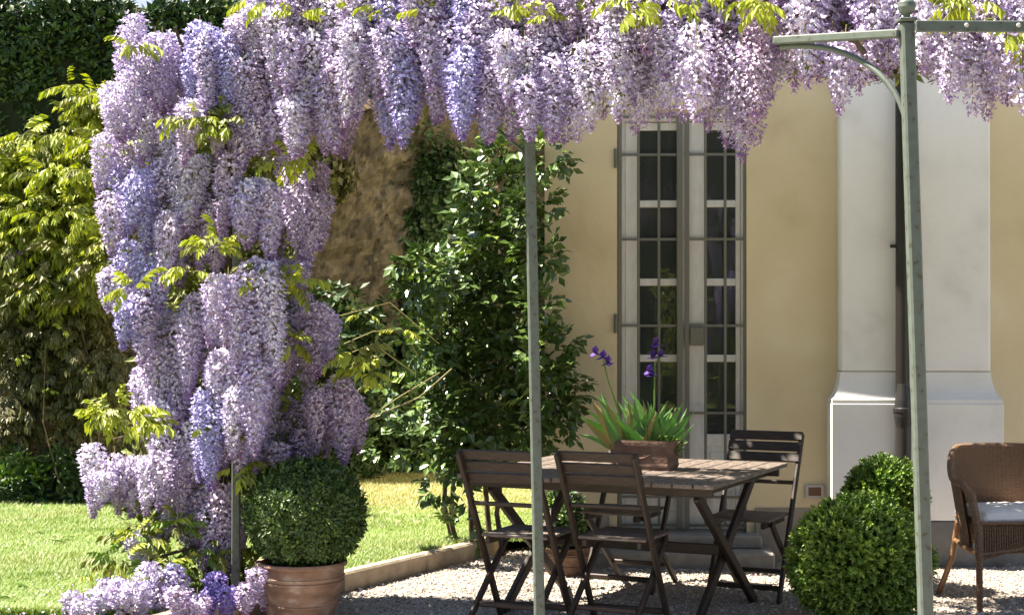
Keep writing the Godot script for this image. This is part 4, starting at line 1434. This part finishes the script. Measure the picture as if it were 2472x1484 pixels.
func build_wisteria() -> void:
	# ---- the column on the left post
	var a := thing("wisteria", "wisteria clothing the left pergola post from top to ground", "wisteria", Vector3(-1.5, 0, -8.55))
	var o := a.position
	for s in 3:
		var path := []
		var rad := []
		for i in 13:
			var t := i / 12.0
			var base := P(lerpf(525, 548, t), 762, 8.62)
			base.y = t * 2.55
			var w := t * 7.0 + s * TAU / 3.0
			path.append(base + Vector3(cos(w) * 0.035, 0, sin(w) * 0.035) - o)
			rad.append(lerpf(0.035, 0.02, t))
		var tk := MB.new()
		tk.tube(path, rad, 9)
		part(a, "trunk", tk.out(), M.bark)
	for q in [[[P(540, 500, 8.6), P(460, 520, 8.5), P(390, 485, 8.45)], 0.014], [[P(545, 420, 8.6), P(470, 200, 8.6), P(420, 65, 8.5)], 0.018], [[P(545, 400, 8.6), P(640, 180, 8.6), P(760, 60, 8.6)], 0.018], [[P(540, 700, 8.6), P(640, 640, 8.5), P(740, 680, 8.5)], 0.012], [[P(540, 850, 8.6), P(430, 800, 8.5), P(330, 830, 8.5)], 0.012], [[P(535, 1050, 8.6), P(400, 1030, 8.5), P(270, 1060, 8.45)], 0.012], [[P(545, 850, 8.6), P(680, 820, 8.5), P(820, 880, 8.5)], 0.012], [[P(530, 1300, 8.6), P(430, 1330, 8.45), P(300, 1370, 8.4)], 0.012]]:
		var br := MB.new()
		var pts := []
		for p in q[0]:
			pts.append(p - o)
		br.tube(pts, [q[1], q[1] * 0.8, q[1] * 0.4], 7)
		part(a, "branch", br.out(), M.bark)
	var groups := [
		[255, 330, 140, 350, 4, [1, 1, 0]], [300, 450, 30, 260, 8, [0, 1, 1]], [450, 560, 20, 260, 7, [2, 1, 2]], [560, 760, -40, 150, 8, [1, 0, 1]],
		[560, 690, 90, 250, 5, [0, 1]], [345, 420, 245, 400, 4, [0, 0, 1]], [405, 515, 335, 560, 6, [0]], [258, 400, 400, 600, 7, [1, 1, 2]],
		[390, 525, 480, 680, 6, [1, 3]], [550, 650, 380, 610, 6, [3, 0, 1]], [645, 785, 420, 620, 7, [1, 3]], [575, 680, 210, 390, 7, [0, 1]],
		[670, 850, 150, 375, 10, [1, 1, 3]], [248, 330, 620, 755, 4, [0, 1]], [295, 400, 660, 860, 5, [2, 1]], [425, 540, 690, 1000, 6, [0, 1, 0]],
		[560, 650, 640, 960, 5, [0, 1]], [335, 450, 820, 1120, 7, [1, 0, 1]], [485, 580, 870, 1160, 6, [1, 2, 0]], [695, 810, 700, 900, 6, [1, 3]],
		[600, 760, 900, 1130, 7, [3, 1]], [765, 865, 900, 1120, 6, [3]], [205, 330, 1070, 1235, 7, [0, 0, 1]], [320, 440, 1065, 1270, 6, [1, 0]],
		[440, 560, 1130, 1310, 5, [3, 1]], [640, 730, 600, 690, 4, [1]], [165, 250, 1430, 1520, 4, [0, 1]], [235, 330, 1385, 1500, 5, [0, 1]], [330, 420, 1340, 1510, 5, [1, 0, 2]], [400, 490, 1380, 1530, 5, [0, 3]],
		[300, 400, 590, 760, 3, [1, 2]], [520, 610, 660, 860, 4, [1, 0, 3]], [650, 760, 720, 960, 4, [1, 3]], [540, 620, 820, 1110, 5, [0, 1]], [250, 330, 330, 520, 3, [1]], [380, 470, 960, 1200, 5, [0, 1]], [680, 770, 330, 480, 4, [1, 3]], [400, 480, 1150, 1330, 3, [1, 0]], [480, 570, 1190, 1370, 4, [1, 3]], [300, 380, 1240, 1380, 2, [0]], [500, 555, 1375, 1500, 3, [4]], [585, 640, 1370, 1470, 3, [3]], [620, 750, 1040, 1150, 4, [3]], [430, 560, 240, 400, 4, [1]]]
	for g in groups:
		var zn := 8.36
		var zf := 8.72
		if g[2] >= 1340:
			zn = 7.85
			zf = 8.15
		elif g[0] < 600 and g[1] > 545 and g[2] < 900 and (g[2] < 500 or g[2] > 540):
			zn = 8.04
			zf = 8.24
		raceme_group(a, g[0], g[1], g[2], g[3], maxi(2, int(ceil(g[4] * 0.78))), g[5], zn, zf, false, 1.12)
	for l in [[480, 290, 52, 8.08, 13], [540, 300, 42, 8.1, 9], [695, 385, 45, 8.1, 10], [325, 695, 40, 8.1, 5], [510, 600, 45, 8.1, 8], [455, 655, 32, 8.1, 4], [640, 660, 55, 8.15, 8], [700, 680, 45, 8.15, 6], [300, 1000, 65, 8.1, 14], [240, 1010, 42, 8.1, 8], [340, 1030, 40, 8.1, 7], [850, 860, 45, 8.3, 8], [880, 900, 35, 8.3, 5], [630, 120, 32, 8.15, 4], [315, 105, 28, 8.2, 4], [700, 830, 45, 8.2, 5], [530, 1030, 35, 8.15, 4], [590, 1130, 35, 8.2, 4]]:
		add_sprays(a, l[0], l[1], l[2], l[3], int(l[4] * 1.7), [M.lime, M.lime, M.lime, M.olive], 0.8)
	for l in [[330, 1300, 60, 8.35, 13], [420, 1270, 65, 8.4, 15], [280, 1350, 55, 8.2, 10], [490, 1330, 55, 8.4, 12], [400, 1370, 55, 8.2, 10], [590, 1330, 35, 8.5, 4], [220, 1410, 35, 8.3, 4]]:
		add_sprays(a, l[0], l[1], l[2], l[3], int(l[4] * 1.4), [M.lime, M.fresh, M.olive], 0.7)
	var fill := leaf_tuft(70, 9, 0.09, 0.075, 0.034, 0.6)
	var inside := []
	for i in 900:
		var yy := rf(330, 1400)
		var half := lerpf(110, 220, clampf((yy - 330) / 600.0, 0, 1))
		inside.append(Transform3D(Basis(rdir(), rf(0, TAU)).scaled(Vector3.ONE * rf(0.6, 1.2)), P(545 + rf(-half, half), yy, rf(8.6, 9.0)) - o))
	scatter(a, "inner_foliage", fill, M.olive, inside)
	# ---- the canopy along the beams
	var c := thing("wisteria", "wisteria in full bloom draped along the pergola beams across the top", "wisteria", Vector3(0.4, 0, -7.2))
	o = c.position
	var edge := [[560, 340], [700, 375], [790, 365], [840, 300], [885, 285], [930, 330], [965, 385], [1000, 290], [1060, 285], [1100, 320], [1160, 340], [1250, 330], [1310, 340], [1400, 335], [1470, 270], [1520, 320], [1600, 280], [1700, 285], [1785, 385], [1825, 340], [1865, 255], [1900, 215], [1955, 205], [1985, 185], [2040, 275], [2090, 200], [2150, 180], [2210, 170], [2270, 205], [2310, 240], [2370, 295], [2415, 220], [2480, 275], [2560, 250]]
	var x := 600.0
	while x < 2540.0:
		var low := 300.0
		for i in edge.size() - 1:
			if x >= edge[i][0] and x < edge[i + 1][0]:
				low = lerpf(edge[i][1], edge[i + 1][1], (x - edge[i][0]) / (edge[i + 1][0] - edge[i][0]))
		var z: float = lerpf(8.12, 7.2, (x - 580) / 700.0) if x < 1280 else lerpf(7.25, 5.9, (x - 1280) / 1260.0)
		var loose := x > 1380
		var tones := [0, 0, 1, 1, 3] if x < 1400 else [0, 1, 0, 3, 1]
		if (x > 1090 and x < 1190) or (x > 930 and x < 985):
			tones = [2, 1, 2]
		var ln := rf(150, 235)
		for row in 4:
			var top := low - ln - row * 85 + rf(-18, 18)
			if row == 0:
				top = low - ln
			if top < -330:
				continue
			var zz := z + rf(-0.12, 0.16) + row * 0.03
			add_raceme(c, P(x + rf(-12, 12), top, zz), (ln + rf(-10, 15) * (1 if row else 0)) * zz / F, tones[rng.randi_range(0, tones.size() - 1)], loose and row < 3, Vector3.ZERO, 1.0 if loose else 1.12)
		x += rf(29, 36)
	for l in [[800, -5, 60, 8.2, 8], [900, 0, 60, 8.0, 9], [960, 25, 45, 7.9, 6], [990, 65, 45, 7.9, 7], [1100, 5, 45, 7.6, 7], [1170, 20, 35, 7.5, 5], [1260, 5, 40, 7.3, 5], [1480, 0, 35, 7.0, 4], [1380, 20, 30, 7.1, 3], [2445, 85, 35, 5.8, 6], [2290, 10, 35, 6.0, 5], [2350, 5, 35, 6.0, 4], [1700, 0, 35, 6.6, 4], [1850, 20, 30, 6.5, 3]]:
		add_sprays(c, l[0], l[1], l[2], l[3], int(l[4] * 1.5), [M.lime, M.lime, M.lime, M.olive], 0.72)
	var behind := []
	for i in 1500:
		var fx := rf(560, 2540)
		var fz: float = (lerpf(8.5, 7.25, (fx - 580) / 700.0) if fx < 1280 else lerpf(7.25, 5.9, (fx - 1280) / 1260.0)) + rf(0.14, 0.34)
		var fy := rf(-120, 235 if fx < 1500 else 120)
		behind.append(Transform3D(Basis(rdir(), rf(0, TAU)).scaled(Vector3.ONE * rf(0.6, 1.1)), P(fx, fy, fz) - o))
	scatter(c, "inner_foliage", fill, M.olive, behind)
	for i in 40:
		var fx := rf(600, 1900)
		add_sprays(c, fx, rf(-40, 40), 30, lerpf(7.95, 6.3, (fx - 600) / 1300.0), 2, [M.lime], 0.7)
	# the roof of the pergola: leaves and flowers woven over its wires
	var cover := leaf_tuft(69, 10, 0.11, 0.085, 0.036, 0.5)
	var places := []
	var rn := FastNoiseLite.new()
	rn.seed = 77
	rn.frequency = 1.1
	for i in 9000:
		var px := rf(-1.3, 3.4)
		var front := (lerpf(8.4, 7.25, (px + 1.4) / 1.5) if px < 0.1 else lerpf(7.25, 5.9, (px - 0.1) / 1.8)) + 0.42
		var pz := rf(6.2, 9.3)
		var back := 8.72 if px < 0.15 else lerpf(8.72, 9.3, clampf((px - 0.15) * 1.5, 0.0, 1.0))
		if px > -0.15 and px < 0.5 and rng.randf() < 0.3:
			pz = rf(9.35, 9.85)
			back = 9.9
		if pz < front or pz > back:
			continue
		if rn.get_noise_2d(px * 0.6, pz * 4.5) > (-0.12 if px < 0.4 else 0.13):
			continue
		places.append(Transform3D(Basis(Vector3.UP, rf(0, TAU)).scaled(Vector3.ONE * rf(0.6, 1.1)), Vector3(px, rf(2.92, 3.06), -pz) - o))
	scatter(c, "roof_foliage", cover, M.olive, places)
	var stems := [[P(640, 330, 8.6), P(900, 150, 8.05), P(1280, 200, 7.3), P(1500, 100, 7.25), P(1700, 70, 7.05), P(2080, 60, 6.65), P(2500, 60, 6.2)], [P(1400, 190, 7.25), P(1450, 150, 7.0), P(1500, 128, 6.98), P(1550, 122, 7.0), P(1600, 90, 7.3)], [P(2030, 80, 6.2), P(2070, 100, 6.2), P(2090, 130, 6.2)], [P(1835, 20, 6.5), P(1860, -20, 6.5), P(1880, -80, 6.6)], [P(790, 160, 8.0), P(800, 200, 8.0), P(795, 240, 8.0)]]
	for s in stems:
		var pts := []
		for p in s:
			pts.append(p - o)
		var br := MB.new()
		br.tube(pts, [0.015, 0.013, 0.012], 7)
		part(c, "branch", br.out(), M.bark)

	# ---- a third wisteria, behind the viewer: only the door panes show it
	var w := thing("wisteria", "wisteria on the garden side of the terrace, mirrored in the right door panes", "wisteria", Vector3(1.6, 0, 2.4))
	var tr := MB.new()
	tr.tube([Vector3(0, 0, 0), Vector3(0.05, 1.0, 0), Vector3(-0.04, 2.0, 0.03), Vector3(0, 3.2, 0)], [0.05, 0.04, 0.035, 0.02], 8)
	part(w, "trunk", tr.out(), M.bark)
	for i in 70:
		var y := rf(1.3, 3.5)
		add_raceme(w, Vector3(1.65 + rf(-0.5, 0.6), y, 2.4 + rf(-0.35, 0.1)), rf(0.3, 0.55), rng.randi_range(0, 2))
	var wl := []
	for i in 420:
		wl.append(Transform3D(Basis(rdir(), rf(0, TAU)).scaled(Vector3.ONE * rf(0.7, 1.3)), Vector3(rf(-0.9, 0.6), rf(0.0, 2.2), rf(-0.3, 0.3))))
	scatter(w, "foliage", fill, M.lime, wl)
	# petals dropped on the gravel and the lawn
	var pet := MB.new()
	pet.leaf(Vector3.ZERO, Vector3(0, 0.12, 1).normalized(), Vector3.UP, 0.014, 0.011, 0.15, 0.1)
	var fallen := []
	var ft := []
	for i in 2600:
		var pz := rf(7.6, 10.2)
		var px := rf(-2.6, 2.6)
		if rng.randf() > exp(-absf(px + 1.3) * 0.55) + 0.08:
			continue
		var py := 0.012 if px > kerb_x(pz) else 0.115
		fallen.append(Transform3D(Basis(Vector3.UP, rf(0, TAU)) * Basis(Vector3.RIGHT, rf(-0.5, 0.5)).scaled(Vector3.ONE * rf(0.7, 1.3)), Vector3(px, py, -pz)))
		ft.append(Color(0.72, 0.64, 0.76).lerp(Color(0.45, 0.34, 0.5), rng.randf()))
	var fp := scatter(self, "fallen_petals", pet.out(), M.pebble, fallen, ft)
	fp.set_meta("label", "fallen lilac petals strewn on the gravel and lawn")
